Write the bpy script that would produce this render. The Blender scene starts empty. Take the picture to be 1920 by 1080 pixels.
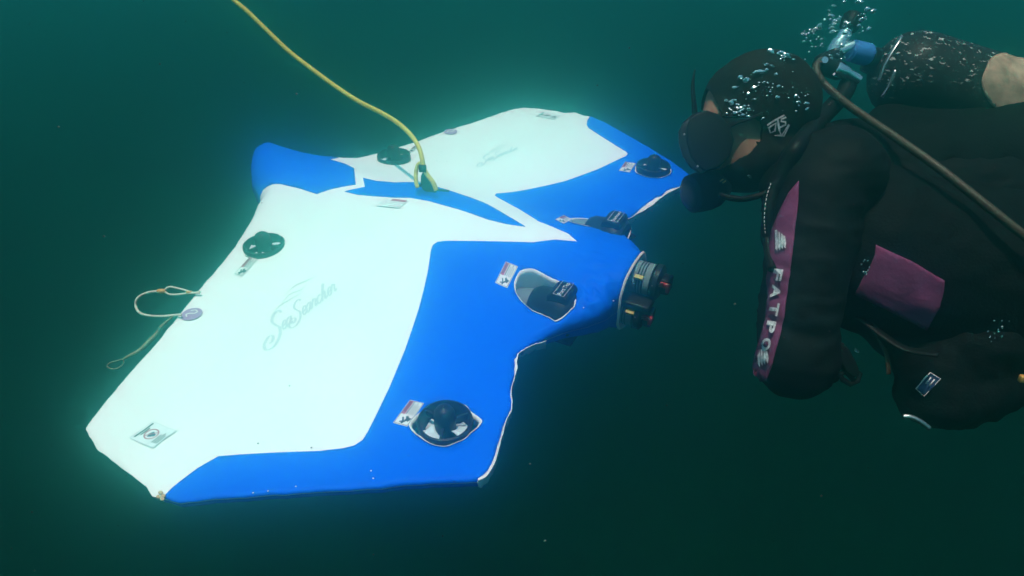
import bpy, bmesh, math, random
import numpy as np
from mathutils import Vector, Matrix, noise
from mathutils.bvhtree import BVHTree
from mathutils.geometry import delaunay_2d_cdt
random.seed(7)
S = bpy.context.scene
COL = S.collection

# ------------------------------------------------------------------ camera, sky, sun, exposure
PITCH = math.radians(29)
F_PX = 1300.0                                   # focal length in pixels of a 1920 wide picture
cam_d = bpy.data.cameras.new("camera"); cam = bpy.data.objects.new("camera", cam_d); COL.objects.link(cam)
cam.location = (0, 0, 0); cam.rotation_euler = (math.pi / 2 - PITCH, 0, 0)
cam_d.sensor_width = 36; cam_d.lens = F_PX / 1920 * 36; cam_d.clip_start = 0.02; cam_d.clip_end = 500
S.camera = cam
SUN_EL, SUN_AZ = math.radians(80), math.radians(206)     # azimuth from +Y (the far side) towards +X
W = bpy.data.worlds.new("World"); S.world = W; W.use_nodes = True
nt = W.node_tree
sky = nt.nodes.new("ShaderNodeTexSky"); sky.sky_type = 'NISHITA'; sky.sun_disc = False
sky.sun_elevation = SUN_EL; sky.sun_rotation = SUN_AZ
nt.links.new(sky.outputs[0], nt.nodes["Background"].inputs[0]); nt.nodes["Background"].inputs[1].default_value = 0.12
sl = bpy.data.lights.new("sun", 'SUN'); sl.energy = 5.0; sl.angle = math.radians(0.5); sl.color = (1.0, 0.96, 0.83)
so = bpy.data.objects.new("sun", sl); COL.objects.link(so)
sd = Vector((math.sin(SUN_AZ) * math.cos(SUN_EL), math.cos(SUN_AZ) * math.cos(SUN_EL), math.sin(SUN_EL)))
so.rotation_euler = sd.to_track_quat('Z', 'Y').to_euler(); so.location = sd * 20
S.view_settings.view_transform = 'Standard'; S.view_settings.look = 'None'
S.view_settings.exposure = .38; S.view_settings.gamma = 1; S.view_settings.use_curve_mapping = False
S.render.engine = 'CYCLES'
S.cycles.use_denoising = True
S.cycles.max_bounces = 10; S.cycles.volume_bounces = 5; S.cycles.diffuse_bounces = 3; S.cycles.glossy_bounces = 3
S.cycles.transmission_bounces = 6; S.cycles.transparent_max_bounces = 12
S.cycles.sample_clamp_indirect = 4
S.cycles.caustics_reflective = False; S.cycles.caustics_refractive = False

# ------------------------------------------------------------------ geometry of the place
CW = np.array([[1, 0, 0], [0, -math.sin(PITCH), math.cos(PITCH)], [0, -math.cos(PITCH), -math.sin(PITCH)]])
def P(u, v, d):                                  # point at distance d along the camera axis
    c = np.array([(u - 960) / F_PX * d, (v - 540) / F_PX * d, d])
    return Vector(CW @ c)
VR = np.array([[0.8841479, 0.4671998, -0.00261424], [0.27326827, -0.52166632, -0.80820091], [-0.37895506, 0.71385475, -0.58890106]])
VT = np.array([-0.14471396, -0.13329291, 1.65723865])
VM = Matrix(((CW @ VR).tolist()))
VM = VM.to_4x4(); VM.translation = Vector(CW @ VT)
def crown(x, y): return .0645 * math.exp(-(y / .16) ** 2) - .0102 * abs(y)
def vp(u, v, dz=0.0, flat=None):                 # pixel -> point on the vehicle's top surface (vehicle coordinates)
    d = VR.T @ np.array([(u - 960) / F_PX, (v - 540) / F_PX, 1.0]); o = -VR.T @ VT; z = 0
    for _ in range(50):
        s = (z - o[2]) / d[2]; p = o + s * d
        z = .5 * z + .5 * ((crown(p[0], p[1]) if flat is None else flat) + dz)
    return Vector(p)
def pts(s): return [tuple(map(float, a.split(','))) for a in s.split()]

# ------------------------------------------------------------------ materials
def mat(name, col, rough=.5, metal=0., spec=.5, bump=0., bscale=60., var=0., vscale=8., trans=0., ior=1.45, alpha=1., coat=0.):
    m = bpy.data.materials.new(name); m.use_nodes = True; n = m.node_tree; b = n.nodes["Principled BSDF"]
    b.inputs["Base Color"].default_value = (*col, 1); b.inputs["Roughness"].default_value = rough
    b.inputs["Metallic"].default_value = metal; b.inputs["Specular IOR Level"].default_value = spec
    b.inputs["Transmission Weight"].default_value = trans; b.inputs["IOR"].default_value = ior
    b.inputs["Alpha"].default_value = alpha; b.inputs["Coat Weight"].default_value = coat
    tc = n.nodes.new("ShaderNodeTexCoord")
    if bump:
        t = n.nodes.new("ShaderNodeTexNoise"); t.inputs["Scale"].default_value = bscale; t.inputs["Detail"].default_value = 4
        bp = n.nodes.new("ShaderNodeBump"); bp.inputs["Strength"].default_value = bump; bp.inputs["Distance"].default_value = .004
        n.links.new(tc.outputs["Object"], t.inputs["Vector"]); n.links.new(t.outputs["Fac"], bp.inputs["Height"])
        n.links.new(bp.outputs[0], b.inputs["Normal"])
    if var:
        t = n.nodes.new("ShaderNodeTexNoise"); t.inputs["Scale"].default_value = vscale; t.inputs["Detail"].default_value = 5
        r = n.nodes.new("ShaderNodeMapRange"); r.inputs[1].default_value = .3; r.inputs[2].default_value = .7
        r.inputs[3].default_value = 1 - var; r.inputs[4].default_value = 1 + var
        mx = n.nodes.new("ShaderNodeMix"); mx.data_type = 'RGBA'; mx.blend_type = 'MULTIPLY'; mx.inputs[0].default_value = 1
        mx.inputs[6].default_value = (*col, 1)
        n.links.new(tc.outputs["Object"], t.inputs["Vector"]); n.links.new(t.outputs["Fac"], r.inputs[0])
        n.links.new(r.outputs[0], mx.inputs[7]); n.links.new(mx.outputs[2], b.inputs["Base Color"])
    return m
M_white = mat("white_vinyl", (.78, .78, .77), .42, spec=.12, bump=.12, bscale=9, var=.035, vscale=4)
M_blue = mat("blue_vinyl", (.0012, .100, .66), .5, spec=.03, bump=.06, bscale=7, var=.04, vscale=6)
M_foam = mat("white_foam", (.74, .75, .72), .7, bump=.3, bscale=60)
M_black = mat("black_plastic", (.007, .008, .009), .42, spec=.16, bump=.08, bscale=120)
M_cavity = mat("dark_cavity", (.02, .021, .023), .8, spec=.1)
M_duct = mat("grey_duct", (.16, .19, .185), .38)
M_blade = mat("lit_blade_plastic", (.56, .68, .74), .4, spec=.1)  # paleness stands in for lit water and duct seen past the blades
M_neo = mat("black_neoprene", (.0035, .0035, .0042), .65, spec=.06, bump=.35, bscale=45, var=.25, vscale=14)
M_hood = mat("hood_neoprene", (.009, .007, .006), .8, spec=.06, bump=.25, bscale=70, var=.3, vscale=16)
M_vest = mat("black_nylon", (.0028, .0028, .0035), .7, spec=.05, bump=.4, bscale=200, var=.25, vscale=20)
M_purple = mat("purple_nylon", (.15, .033, .088), .65, spec=.08, bump=.3, bscale=120, var=.12, vscale=25)
M_print = mat("white_print", (.50, .53, .52), .6, var=.4, vscale=220)
M_rubber = mat("black_rubber", (.004, .004, .005), .5, spec=.10, bump=.1, bscale=80)
M_hose = mat("brown_hose", (.035, .025, .013), .5, spec=.4, bump=.3, bscale=260)
M_skin = mat("skin", (.23, .125, .085), .6, spec=.15, bump=.1, bscale=120, var=.15, vscale=30)
M_chrome = mat("chrome", (.80, .80, .78), .14, metal=1.)
M_steel = mat("dull_steel", (.5, .5, .48), .35, metal=1.)
M_cap = mat("blue_rubber_cap", (.03, .16, .42), .5, bump=.1, bscale=80)
M_rope = mat("yellow_rope", (.62, .55, .10), .6, bump=.5, bscale=420, var=.15, vscale=90)
M_cord = mat("pale_cord", (.62, .62, .50), .6, bump=.3, bscale=400)
M_fray = mat("faded_cord", (.22, .23, .13), .7, bump=.3, bscale=400, var=.2, vscale=80)
M_bead = mat("orange_bead", (.62, .30, .08), .4)
M_label = mat("label_white", (.72, .73, .70), .4)
M_ink = mat("label_ink", (.035, .035, .04), .5)
M_red = mat("label_red", (.42, .05, .12), .5)
M_logo = mat("logo_grey", (.56, .58, .62), .5)
M_swoosh = mat("logo_pale_grey", (.60, .63, .63), .5)
M_tint = mat("label_cool_white", (.70, .73, .74), .45)
M_disc = mat("purple_disc", (.36, .17, .38), .45)
M_acrylic = mat("clear_acrylic", (.26, .38, .38), .12, trans=.40, ior=1.12)
M_board = mat("yellow_board", (.40, .31, .05), .5)
M_redplug = mat("red_plug", (.36, .016, .022), .45)
M_wire = mat("white_wire", (.7, .7, .66), .5)
M_bubble = mat("air_bubble", (.86, .90, .88), .12, metal=1.)
M_sand = mat("sand", (.22, .20, .15), .9, bump=.4, bscale=3, var=.2, vscale=.8)
M_fleck = mat("worn_foam_corner", (.50, .34, .18), .8)
M_speck = mat("silt", (.13, .14, .12), .9)
M_navy = mat("navy_patch", (.02, .04, .12), .6)
def tank_mat():
    m = mat("worn_tank_paint", (.006, .007, .008), .5, spec=.12, bump=.1, bscale=60); n = m.node_tree; b = n.nodes["Principled BSDF"]
    tc = n.nodes.new("ShaderNodeTexCoord"); mp = n.nodes.new("ShaderNodeMapping"); mp.inputs["Scale"].default_value = (95, 70, 210)
    mp.inputs["Rotation"].default_value = (0, .5, .2)
    t = n.nodes.new("ShaderNodeTexNoise"); t.inputs["Scale"].default_value = 1; t.inputs["Detail"].default_value = 3
    r = n.nodes.new("ShaderNodeValToRGB"); r.color_ramp.elements[0].position = .60; r.color_ramp.elements[1].position = .68
    t2 = n.nodes.new("ShaderNodeTexNoise"); t2.inputs["Scale"].default_value = 9; r2 = n.nodes.new("ShaderNodeMapRange")
    r2.inputs[1].default_value = .42; r2.inputs[2].default_value = .56
    mu = n.nodes.new("ShaderNodeMath"); mu.operation = 'MULTIPLY'
    mx = n.nodes.new("ShaderNodeMix"); mx.data_type = 'RGBA'; mx.inputs[6].default_value = (.010, .011, .012, 1); mx.inputs[7].default_value = (.34, .36, .33, 1)
    L = n.links.new
    L(tc.outputs["Object"], mp.inputs[0]); L(mp.outputs[0], t.inputs["Vector"]); L(t.outputs["Fac"], r.inputs[0])
    L(tc.outputs["Object"], t2.inputs["Vector"]); L(t2.outputs["Fac"], r2.inputs[0]); L(r.outputs[0], mu.inputs[0]); L(r2.outputs[0], mu.inputs[1])
    L(mu.outputs[0], mx.inputs[0]); L(mx.outputs[2], b.inputs["Base Color"])
    return m
M_tank = tank_mat()
M_crust = mat("pale_crust", (.30, .21, .145), .8, spec=.1, bump=.3, bscale=60, var=.45, vscale=38)

# ------------------------------------------------------------------ mesh helpers
def link(name, verts, faces, m, parent=None, smooth=True, origin=None, label=None):
    me = bpy.data.meshes.new(name)
    o3 = Vector(origin) if origin is not None else Vector((0, 0, 0))
    me.from_pydata([tuple(Vector(v) - o3) for v in verts], [], [tuple(f) for f in faces])
    me.validate(); me.update()
    bm = bmesh.new(); bm.from_mesh(me); bmesh.ops.remove_doubles(bm, verts=bm.verts, dist=1e-6)
    bm.to_mesh(me); bm.free()
    for p in me.polygons: p.use_smooth = smooth
    me.materials.append(m)
    o = bpy.data.objects.new(name, me); COL.objects.link(o)
    if parent is not None: o.parent = parent
    if parent is None and origin is not None: o.location = o3
    if label: o["label"] = label
    return o
def recalc(o):
    bm = bmesh.new(); bm.from_mesh(o.data); bmesh.ops.recalc_face_normals(bm, faces=bm.faces); bm.to_mesh(o.data); bm.free()
    return o
def empty(name, label, cat, loc=(0, 0, 0), group=None):
    o = bpy.data.objects.new(name, None); COL.objects.link(o); o.empty_display_size = .05
    o.location = loc; o["label"] = label; o["category"] = cat
    if group: o["group"] = group
    return o
def tag(o, label, cat, group=None):
    o["label"] = label; o["category"] = cat
    if group: o["group"] = group
    return o
def crv(p, n=8):                                  # Catmull-Rom through points
    p = [Vector(a) for a in p]
    if len(p) < 3: return p
    q = [p[0] * 2 - p[1]] + p + [p[-1] * 2 - p[-2]]; out = []
    for i in range(1, len(q) - 2):
        a, b, c, d = q[i - 1:i + 3]
        for k in range(n):
            t = k / n
            out.append(.5 * ((2 * b) + (c - a) * t + (2 * a - 5 * b + 4 * c - d) * t * t + (3 * b - a - 3 * c + d) * t ** 3))
    return out + [p[-1]]
class MB:
    def __init__(s): s.v = []; s.f = []
    def add(s, v, f):
        o = len(s.v); s.v += [Vector(a) for a in v]; s.f += [tuple(i + o for i in g) for g in f]
    def tube(s, path, r, k=10, cap=True, flat=1.0):
        path = [Vector(a) for a in path]; n = len(path); rr = r if isinstance(r, (list, tuple)) else [r] * n
        up = Vector((0, 0, 1)); v = []; prev = None
        for i, p in enumerate(path):
            t = (path[min(i + 1, n - 1)] - path[max(i - 1, 0)]).normalized()
            if prev is None:
                a = t.orthogonal().normalized() if abs(t.dot(up)) > .95 else t.cross(up).normalized()
            else:
                a = prev - t * prev.dot(t)
                a = a.normalized() if a.length > 1e-6 else t.orthogonal().normalized()
            prev = a; b = t.cross(a)
            R = rr[min(i, len(rr) - 1)]
            for j in range(k):
                w = 2 * math.pi * j / k; v.append(p + (a * math.cos(w) + b * math.sin(w) * flat) * R)
        f = [(i * k + j, i * k + (j + 1) % k, (i + 1) * k + (j + 1) % k, (i + 1) * k + j) for i in range(n - 1) for j in range(k)]
        if cap: f += [tuple(range(k))[::-1], tuple(range((n - 1) * k, n * k))]
        s.add(v, f)
    def lathe(s, prof, a, b, k=28):                # profile [(distance along axis, radius)], axis a -> direction b
        a = Vector(a); z = Vector(b).normalized(); x = z.orthogonal().normalized(); y = z.cross(x); v = []
        for (h, r) in prof:
            for j in range(k):
                w = 2 * math.pi * j / k; v.append(a + z * h + (x * math.cos(w) + y * math.sin(w)) * max(r, 1e-5))
        n = len(prof)
        f = [(i * k + j, i * k + (j + 1) % k, (i + 1) * k + (j + 1) % k, (i + 1) * k + j) for i in range(n - 1) for j in range(k)]
        s.add(v, f)
    def box(s, c, ex, ey, ez):                     # centre and three half-axis vectors
        c, ex, ey, ez = map(Vector, (c, ex, ey, ez))
        v = [c + ex * i + ey * j + ez * k for k in (-1, 1) for j in (-1, 1) for i in (-1, 1)]
        s.add(v, [(0, 2, 3, 1), (4, 5, 7, 6), (0, 1, 5, 4), (2, 6, 7, 3), (0, 4, 6, 2), (1, 3, 7, 5)])
    def prism(s, poly, depth):                     # closed polygon (3D, planar) extruded by a vector
        n = len(poly); d = Vector(depth); v = [Vector(p) for p in poly] + [Vector(p) + d for p in poly]
        s.add(v, [tuple(range(n))[::-1], tuple(range(n, 2 * n))] + [(i, (i + 1) % n, n + (i + 1) % n, n + i) for i in range(n)])
    def ball(s, c, r, k=14, R=None):
        c = Vector(c); rx, ry, rz = (r, r, r) if not isinstance(r, (tuple, list)) else r; v = []; n = k // 2 + 1
        for i in range(n + 1):
            a = math.pi * i / n
            for j in range(k):
                w = 2 * math.pi * j / k
                q = Vector((rx * math.sin(a) * math.cos(w), ry * math.sin(a) * math.sin(w), rz * math.cos(a)))
                if R is not None: q = R @ q
                v.append(c + q)
        s.add(v, [(i * k + j, (i + 1) * k + j, (i + 1) * k + (j + 1) % k, i * k + (j + 1) % k) for i in range(n) for j in range(k)])
    def capsule(s, a, b, ra, rb, k=18):
        a, b = Vector(a), Vector(b); L = (b - a).length; pr = []
        for i in range(7): w = math.pi / 2 * i / 6; pr.append((-ra * math.cos(w), ra * math.sin(w)))
        for i in range(7): w = math.pi / 2 * i / 6; pr.append((L + rb * math.sin(w), rb * math.cos(w)))
        s.lathe(pr, a, b - a, k)
    def build(s, name, m, parent=None, smooth=True, origin=None, label=None): return link(name, s.v, s.f, m, parent, smooth, origin, label)
def modded(o, *mods):                              # bakes modifiers into the mesh
    for t, kw in mods:
        md = o.modifiers.new(t, t)
        for k, v in kw.items(): setattr(md, k, v)
    dg = bpy.context.evaluated_depsgraph_get(); dg.update()
    me = bpy.data.meshes.new_from_object(o.evaluated_get(dg)); me.name = o.name
    o.modifiers.clear(); old = o.data; ms = list(old.materials); o.data = me
    me.materials.clear()
    for m in ms: me.materials.append(m)
    for p in me.polygons: p.use_smooth = True
    return o
def sharp(o, deg=35):
    o.data.set_sharp_from_angle(angle=math.radians(deg)); return o
def resample(poly, step, closed=True):
    out = []; n = len(poly)
    for i in range(n if closed else n - 1):
        a, b = np.array(poly[i][:2], float), np.array(poly[(i + 1) % n][:2], float)
        k = max(1, int(round(np.linalg.norm(b - a) / step)))
        out += [tuple(a + (b - a) * j / k) for j in range(k)]
    if not closed: out.append(tuple(poly[-1][:2]))
    return out
def smooth_poly(poly, n=4, closed=True):
    if not closed: return [(p.x, p.y) for p in crv([Vector((a[0], a[1], 0)) for a in poly], n)]
    q = poly[-2:] + poly + poly[:2]; c = crv([Vector((a[0], a[1], 0)) for a in q], n)
    return [(p.x, p.y) for p in c[2 * n:2 * n + len(poly) * n]]
def inside(P2, poly):
    P2 = np.asarray(P2, float); x, y = P2[:, 0], P2[:, 1]; r = np.zeros(len(P2), bool); poly = np.asarray(poly, float)
    for (x1, y1), (x2, y2) in zip(poly, np.roll(poly, -1, 0)):
        c = (y1 > y) != (y2 > y)
        with np.errstate(divide='ignore', invalid='ignore'):
            r ^= c & (x < (x2 - x1) * (y - y1) / (y2 - y1 + 1e-30) + x1)
    return r
def seg_dist(P2, segs):
    P2 = np.asarray(P2, float); d = np.full(len(P2), 1e9)
    for a, b in segs:
        a, b = np.array(a), np.array(b); ab = b - a; L = ab @ ab + 1e-18
        t = np.clip(((P2 - a) @ ab) / L, 0, 1); d = np.minimum(d, np.linalg.norm(P2 - a - t[:, None] * ab, axis=1))
    return d

# ================================================================== WATER AND SEABED
SURF = 1.35
mb = MB(); mb.box((0, 8, (SURF - 13) / 2), (36, 0, 0), (0, 36, 0), (0, 0, (SURF + 13) / 2))
m = bpy.data.materials.new("sea_water"); m.use_nodes = True; n = m.node_tree; n.nodes.remove(n.nodes["Principled BSDF"])
pv = n.nodes.new("ShaderNodeVolumePrincipled")
pv.inputs["Color"].default_value = (.065, .41, .37, 1); pv.inputs["Absorption Color"].default_value = (.46, .80, .735, 1)
pv.inputs["Density"].default_value = .85; pv.inputs["Anisotropy"].default_value = .95
n.links.new(pv.outputs[0], n.nodes["Material Output"].inputs["Volume"])
water = mb.build("haze", m, smooth=False); water["kind"] = "stuff"
water["label"] = "murky blue green sea water filling the whole scene"
mb = MB(); N = 40
vv = [(-34 + 68 * i / N, -26 + 68 * j / N, -11.6 + .25 * noise.noise(Vector((i * .4, j * .4, 0)))) for j in range(N + 1) for i in range(N + 1)]
mb.add(vv, [(j * (N + 1) + i, j * (N + 1) + i + 1, (j + 1) * (N + 1) + i + 1, (j + 1) * (N + 1) + i) for j in range(N) for i in range(N)])
sb = mb.build("seabed", M_sand); sb["kind"] = "structure"; sb["label"] = "sandy sea floor far below in the dark water"

# ================================================================== THE UNDERWATER VEHICLE
veh = empty("underwater_vehicle", "large white and blue ray shaped underwater drone with thrusters, hovering beside the diver", "underwater drone")
veh.matrix_world = VM
MID = -.012
out_px = pts("474,355 488,384 492,390 482,401 473,418 436,472 365,555 289,650 243,699 172,786 160,804 172,825 184,844 219,870 251,895 274,912 286,931 315,937 338,944 402,937 519,928 700,917 791,908 899,904 910,898 924,879 931,857 938,829 947,795 959,773 960,751 958,734 966,701 966,682 969,668 994,651 1033,633 1067,621 1100,613")
out_px2 = pts("1164,431 1168,419 1191,406 1222,387 1238,374 1253,364 1279,351 1300,334 1256,302 1222,281 1178,255 1139,233 1108,219 1095,217 1077,211 1059,212 1036,208 1017,205 984,202 963,205 932,215 880,233 828,250 777,269 749,278 700,293 667,304 648,305 638,301 628,306 608,308 578,303 549,293 527,284 510,279 490,288 476,304 473,330")
NX = .455
nose = [(.444, -.130), (.452, -.104), (NX, -.088), (NX, -.045), (NX, 0), (NX, .045), (NX, .070), (.449, .088), (.425, .115), (.385, .155)]
OUT = [tuple(vp(u, v, flat=MID)[:2]) for u, v in out_px] + nose + [tuple(vp(u, v, flat=MID)[:2]) for u, v in out_px2]
OUT = resample(OUT, .012)
# slightly uneven vinyl edge
OUT = [(x + .0018 * noise.noise(Vector((x * 45, y * 45, 1))) * (0 if x > .44 and abs(y) < .14 else 1), y + .0018 * noise.noise(Vector((x * 45, y * 45, 7))) * (0 if x > .44 and abs(y) < .14 else 1)) for x, y in OUT]
def is_nose(p): return p[0] > NX - .004 and -.0885 < p[1] < .0705
SEGS = [(OUT[i], OUT[(i + 1) % len(OUT)]) for i in range(len(OUT)) if not (is_nose(OUT[i]) and is_nose(OUT[(i + 1) % len(OUT)]))]
NSEGS = [(OUT[i], OUT[(i + 1) % len(OUT)]) for i in range(len(OUT)) if (is_nose(OUT[i]) and is_nose(OUT[(i + 1) % len(OUT)]))]
# holes
def circ(c, r, n=40, jag=0.0, seed=0): return [(c[0] + (r + jag * noise.noise(Vector((math.cos(t) * 2, math.sin(t) * 2, seed)))) * math.cos(t), c[1] + (r + jag * noise.noise(Vector((math.cos(t) * 2, math.sin(t) * 2, seed)))) * math.sin(t)) for t in [2 * math.pi * i / n for i in range(n)]]
T_OUT_N = (.312, -.522); T_OUT_F = (.318, .548); T_REAR_N = (-.349, -.257); T_REAR_F = (-.352, .258)
holeN = circ(T_OUT_N, .050, 44, .004, 3)
holeN = [p for p in holeN]
for i, p in enumerate(holeN):                                   # pointed torn corner of the near hole
    a = math.atan2(p[1] - T_OUT_N[1], p[0] - T_OUT_N[0]); k = max(0, 1 - abs((a - .55 + math.pi) % (2 * math.pi) - math.pi) / .5)
    holeN[i] = (p[0] + .013 * k * math.cos(.55), p[1] + .013 * k * math.sin(.55))
for i, p in enumerate(holeN):
    a = math.atan2(p[1] - T_OUT_N[1], p[0] - T_OUT_N[0]); k = max(0, 1 - abs((a + 2.6 + math.pi) % (2 * math.pi) - math.pi) / .6)
    holeN[i] = (p[0] - .011 * k * .86, p[1] - .011 * k * .5)
holeF = circ(T_OUT_F, .050, 44, .005, 5)
holeRN = circ(T_REAR_N, .0475, 44, .003, 8)
holeRF = circ(T_REAR_F, .047, 44, .003, 11)
inn_px = pts("964,531 968,521 975,510 987,506 998,506 1009,510 1038,525 1060,532 1073,535 1077,546 1080,559 1079,573 1073,581 1059,594 1050,600 1041,604 1031,598 1016,592 999,585 992,579 977,566 966,548")
holeIN = [tuple(vp(u, v)[:2]) for u, v in inn_px]
holeIF = [(x + .004 * noise.noise(Vector((x * 30, y * 30, 4))), -y + .004) for x, y in holeIN][::-1]
HOLES = [resample(smooth_poly(h, 2), .006) for h in (holeN, holeF, holeRN, holeRF, holeIN, holeIF)]
# vinyl panels (polygons that may run past the outline)
def S2(s): return [tuple(vp(u, v)[:2]) for u, v in pts(s)]
near_in = S2("296,944 306,931 340,902 370,880 400,862 410,856 450,853 520,849 600,846 645,841 665,836 680,826 690,810 705,780 730,728 760,655 785,580 803,505 808,470 812,460 820,454 835,452 1000,455 1040,450 1083,453")
far_in = S2("1065,438 1010,415 970,390 932,370 928,367 930,364 938,363 1000,354 1060,340 1120,318 1163,298 1172,294 1176,291 1177,288 1173,284 1150,270 1104,240 1100,234 1101,227 1106,219")
far_edge = [(.02, .93), (.5, .70)]
ffront = S2("1297,334 1277,347 1262,352 1250,357 1240,366 1230,370 1214,381 1200,391 1186,401 1176,407 1163,416")
ff2 = [(.352, .27), (.372, .195), (.42, .150), (.452, .115), (.49, .11), (.49, -.16)]
nfront = S2("1150,612 1100,622 1060,632") + S2("1032,633 1013,639 998,643 985,652 974,658 967,665 963,671 965,681 963,690 966,701 958,720 957,735 960,751 957,766 953,774 948,784 942,797 937,818 932,832 927,852 921,868 914,880 906,889 896,895")
nout = [(.44, -.66), (.05, -.93)]
BLUE = resample(near_in + far_in + far_edge + ffront + ff2 + nfront + nout, .014)
CEN = resample(S2("646,359 684,351 681,334 705,340 740,343 778,342 800,345 840,357 880,370 908,381 950,404 985,425 950,420 915,412 860,393 805,377 768,371 740,371 700,368 670,365"), .012)
tl = S2("476,350 490,344 510,343 530,346 560,353 594,364 620,355 667,346 664,316 648,308 618,299")
TAIL = resample(tl + [(-.47, .16), (-.72, .18), (-.72, -.02)], .012)
PANELS = [("blue_panel", BLUE), ("blue_stripe", CEN), ("tail_panel", TAIL)]

V2 = list(OUT); E2 = [(i, (i + 1) % len(OUT)) for i in range(len(OUT))]
def addpoly(poly):
    o = len(V2); V2.extend(poly); E2.extend([(o + i, o + (i + 1) % len(poly)) for i in range(len(poly))])
for h in HOLES: addpoly(h)
for _, p in PANELS: addpoly(p)
cons = np.array(V2)
ring = []
for i in range(len(OUT)):
    a, b = np.array(OUT[i - 1]), np.array(OUT[(i + 1) % len(OUT)]); t = (b - a) / (np.linalg.norm(b - a) + 1e-9); nn = np.array([-t[1], t[0]])
    if is_nose(OUT[i]): continue
    for d in (.0012, .004, .009, .016, .026, .04):
        for sg in (1, -1):
            ring.append((*(np.array(OUT[i]) + nn * d * sg), d))
ring = np.array(ring); rin = inside(ring[:, :2], OUT); rd = seg_dist(ring[:, :2], SEGS)
ring = ring[rin & (rd > ring[:, 2] * .93)][:, :2]
gx = np.arange(-.75, .5, .016); gy = np.arange(-.9, .9, .016)
G = np.array([(x + (.008 if j % 2 else 0), y) for x in gx for j, y in enumerate(gy)])
G = G[inside(G, OUT)]; G = G[seg_dist(G, SEGS + NSEGS) > .044]
G2 = np.array([(x, y) for x in np.arange(.33, .452, .0055) for y in np.arange(-.21, .10, .0055)])
G2 = G2[inside(G2, OUT)]; G2 = G2[seg_dist(G2, SEGS + NSEGS) > .006]
G = G[~((G[:, 0] > .325) & (G[:, 1] > -.215) & (G[:, 1] < .105))]; free = np.vstack([ring, G, G2])
keep = np.ones(len(free), bool)
for s0 in range(0, len(free), 400):
    dd = np.min(np.linalg.norm(free[s0:s0 + 400, None] - cons[None], axis=2), axis=1); keep[s0:s0 + 400] = dd > .0035
free = free[keep]
res = delaunay_2d_cdt([Vector((x, y)) for x, y in V2] + [Vector((x, y)) for x, y in free], E2, [], 0, 1e-5)
cv = np.array([(v.x, v.y) for v in res[0]]); cf = np.array([f for f in res[2] if len(f) == 3])
cen = cv[cf].mean(1); ok = inside(cen, OUT)
for h in HOLES: ok &= ~inside(cen, h)
cf = cf[ok]; cen = cen[ok]
DIST = seg_dist(cv, SEGS)
def sfun(u): u = min(max(u, 0), 1); return math.sqrt(max(0, 1 - (1 - u) ** 2))
def surf(x, y, d=1.0):
    r = .016 + .030 * math.exp(-(y / .13) ** 2) + .018 * min(max((-.36 - x) / .12, 0), 1)
    w = .0012 * noise.noise(Vector((x * 9, y * 9, 0))) + .0020 * math.exp(-d / .05) * noise.noise(Vector((x * 38, y * 38, 2)))
    pk = math.exp(-((x - .42) ** 2 + (y + .13) ** 2) / .0022)                 # puckered vinyl by the nose
    w += pk * .011 * noise.noise(Vector((x * 55, y * 90, 5))) + .006 * math.exp(-((x - .40) ** 2 + (y + .02) ** 2) / .010) * (abs(noise.noise(Vector((x * 20, y * 55, 9)))) - .2)
    for sy in (-1, 1):                                                        # dented vinyl at the wing tips
        w += .0065 * math.exp(-((x + .08) ** 2 + (y - sy * .80) ** 2) / .006) * noise.noise(Vector((x * 22, y * 22, 3)))
    return MID + (crown(x, y) - MID + w) * sfun(d / r)
def under(x, y, d):
    r = .016 + .030 * math.exp(-(y / .13) ** 2)
    return MID - (.020 + .062 * math.exp(-(y / .13) ** 2)) * sfun(d / r)
top = np.array([surf(x, y, d) for (x, y), d in zip(cv, DIST)]); bot = np.array([under(x, y, d) for (x, y), d in zip(cv, DIST)])
def up_tri(f):
    a, b, c = cv[f]; return (b[0] - a[0]) * (c[1] - a[1]) - (b[1] - a[1]) * (c[0] - a[0]) > 0
ntv = len(cv)
hv = [(x, y, z) for (x, y), z in zip(cv, top)] + [(x, y, z) for (x, y), z in zip(cv, bot)]
hf = []
for f in cf:
    f = tuple(f) if up_tri(f) else tuple(f[::-1]); hf.append(f); hf.append(tuple(i + ntv for i in f[::-1]))
hull = link("hull", hv, hf, M_white, veh)
def clean(o):                                       # drop loose vertices
    bm = bmesh.new(); bm.from_mesh(o.data); bmesh.ops.delete(bm, geom=[v for v in bm.verts if not v.link_faces], context='VERTS'); bm.to_mesh(o.data); bm.free(); return o
clean(hull)
vnrm = np.zeros((ntv, 3))
for f in cf:
    f = f if up_tri(f) else f[::-1]; a, b, c = [np.array((cv[i][0], cv[i][1], top[i])) for i in f]; q = np.cross(b - a, c - a)
    for i in f: vnrm[i] += q
vnrm /= np.linalg.norm(vnrm, axis=1)[:, None] + 1e-12
LIFT = .0012
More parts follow.
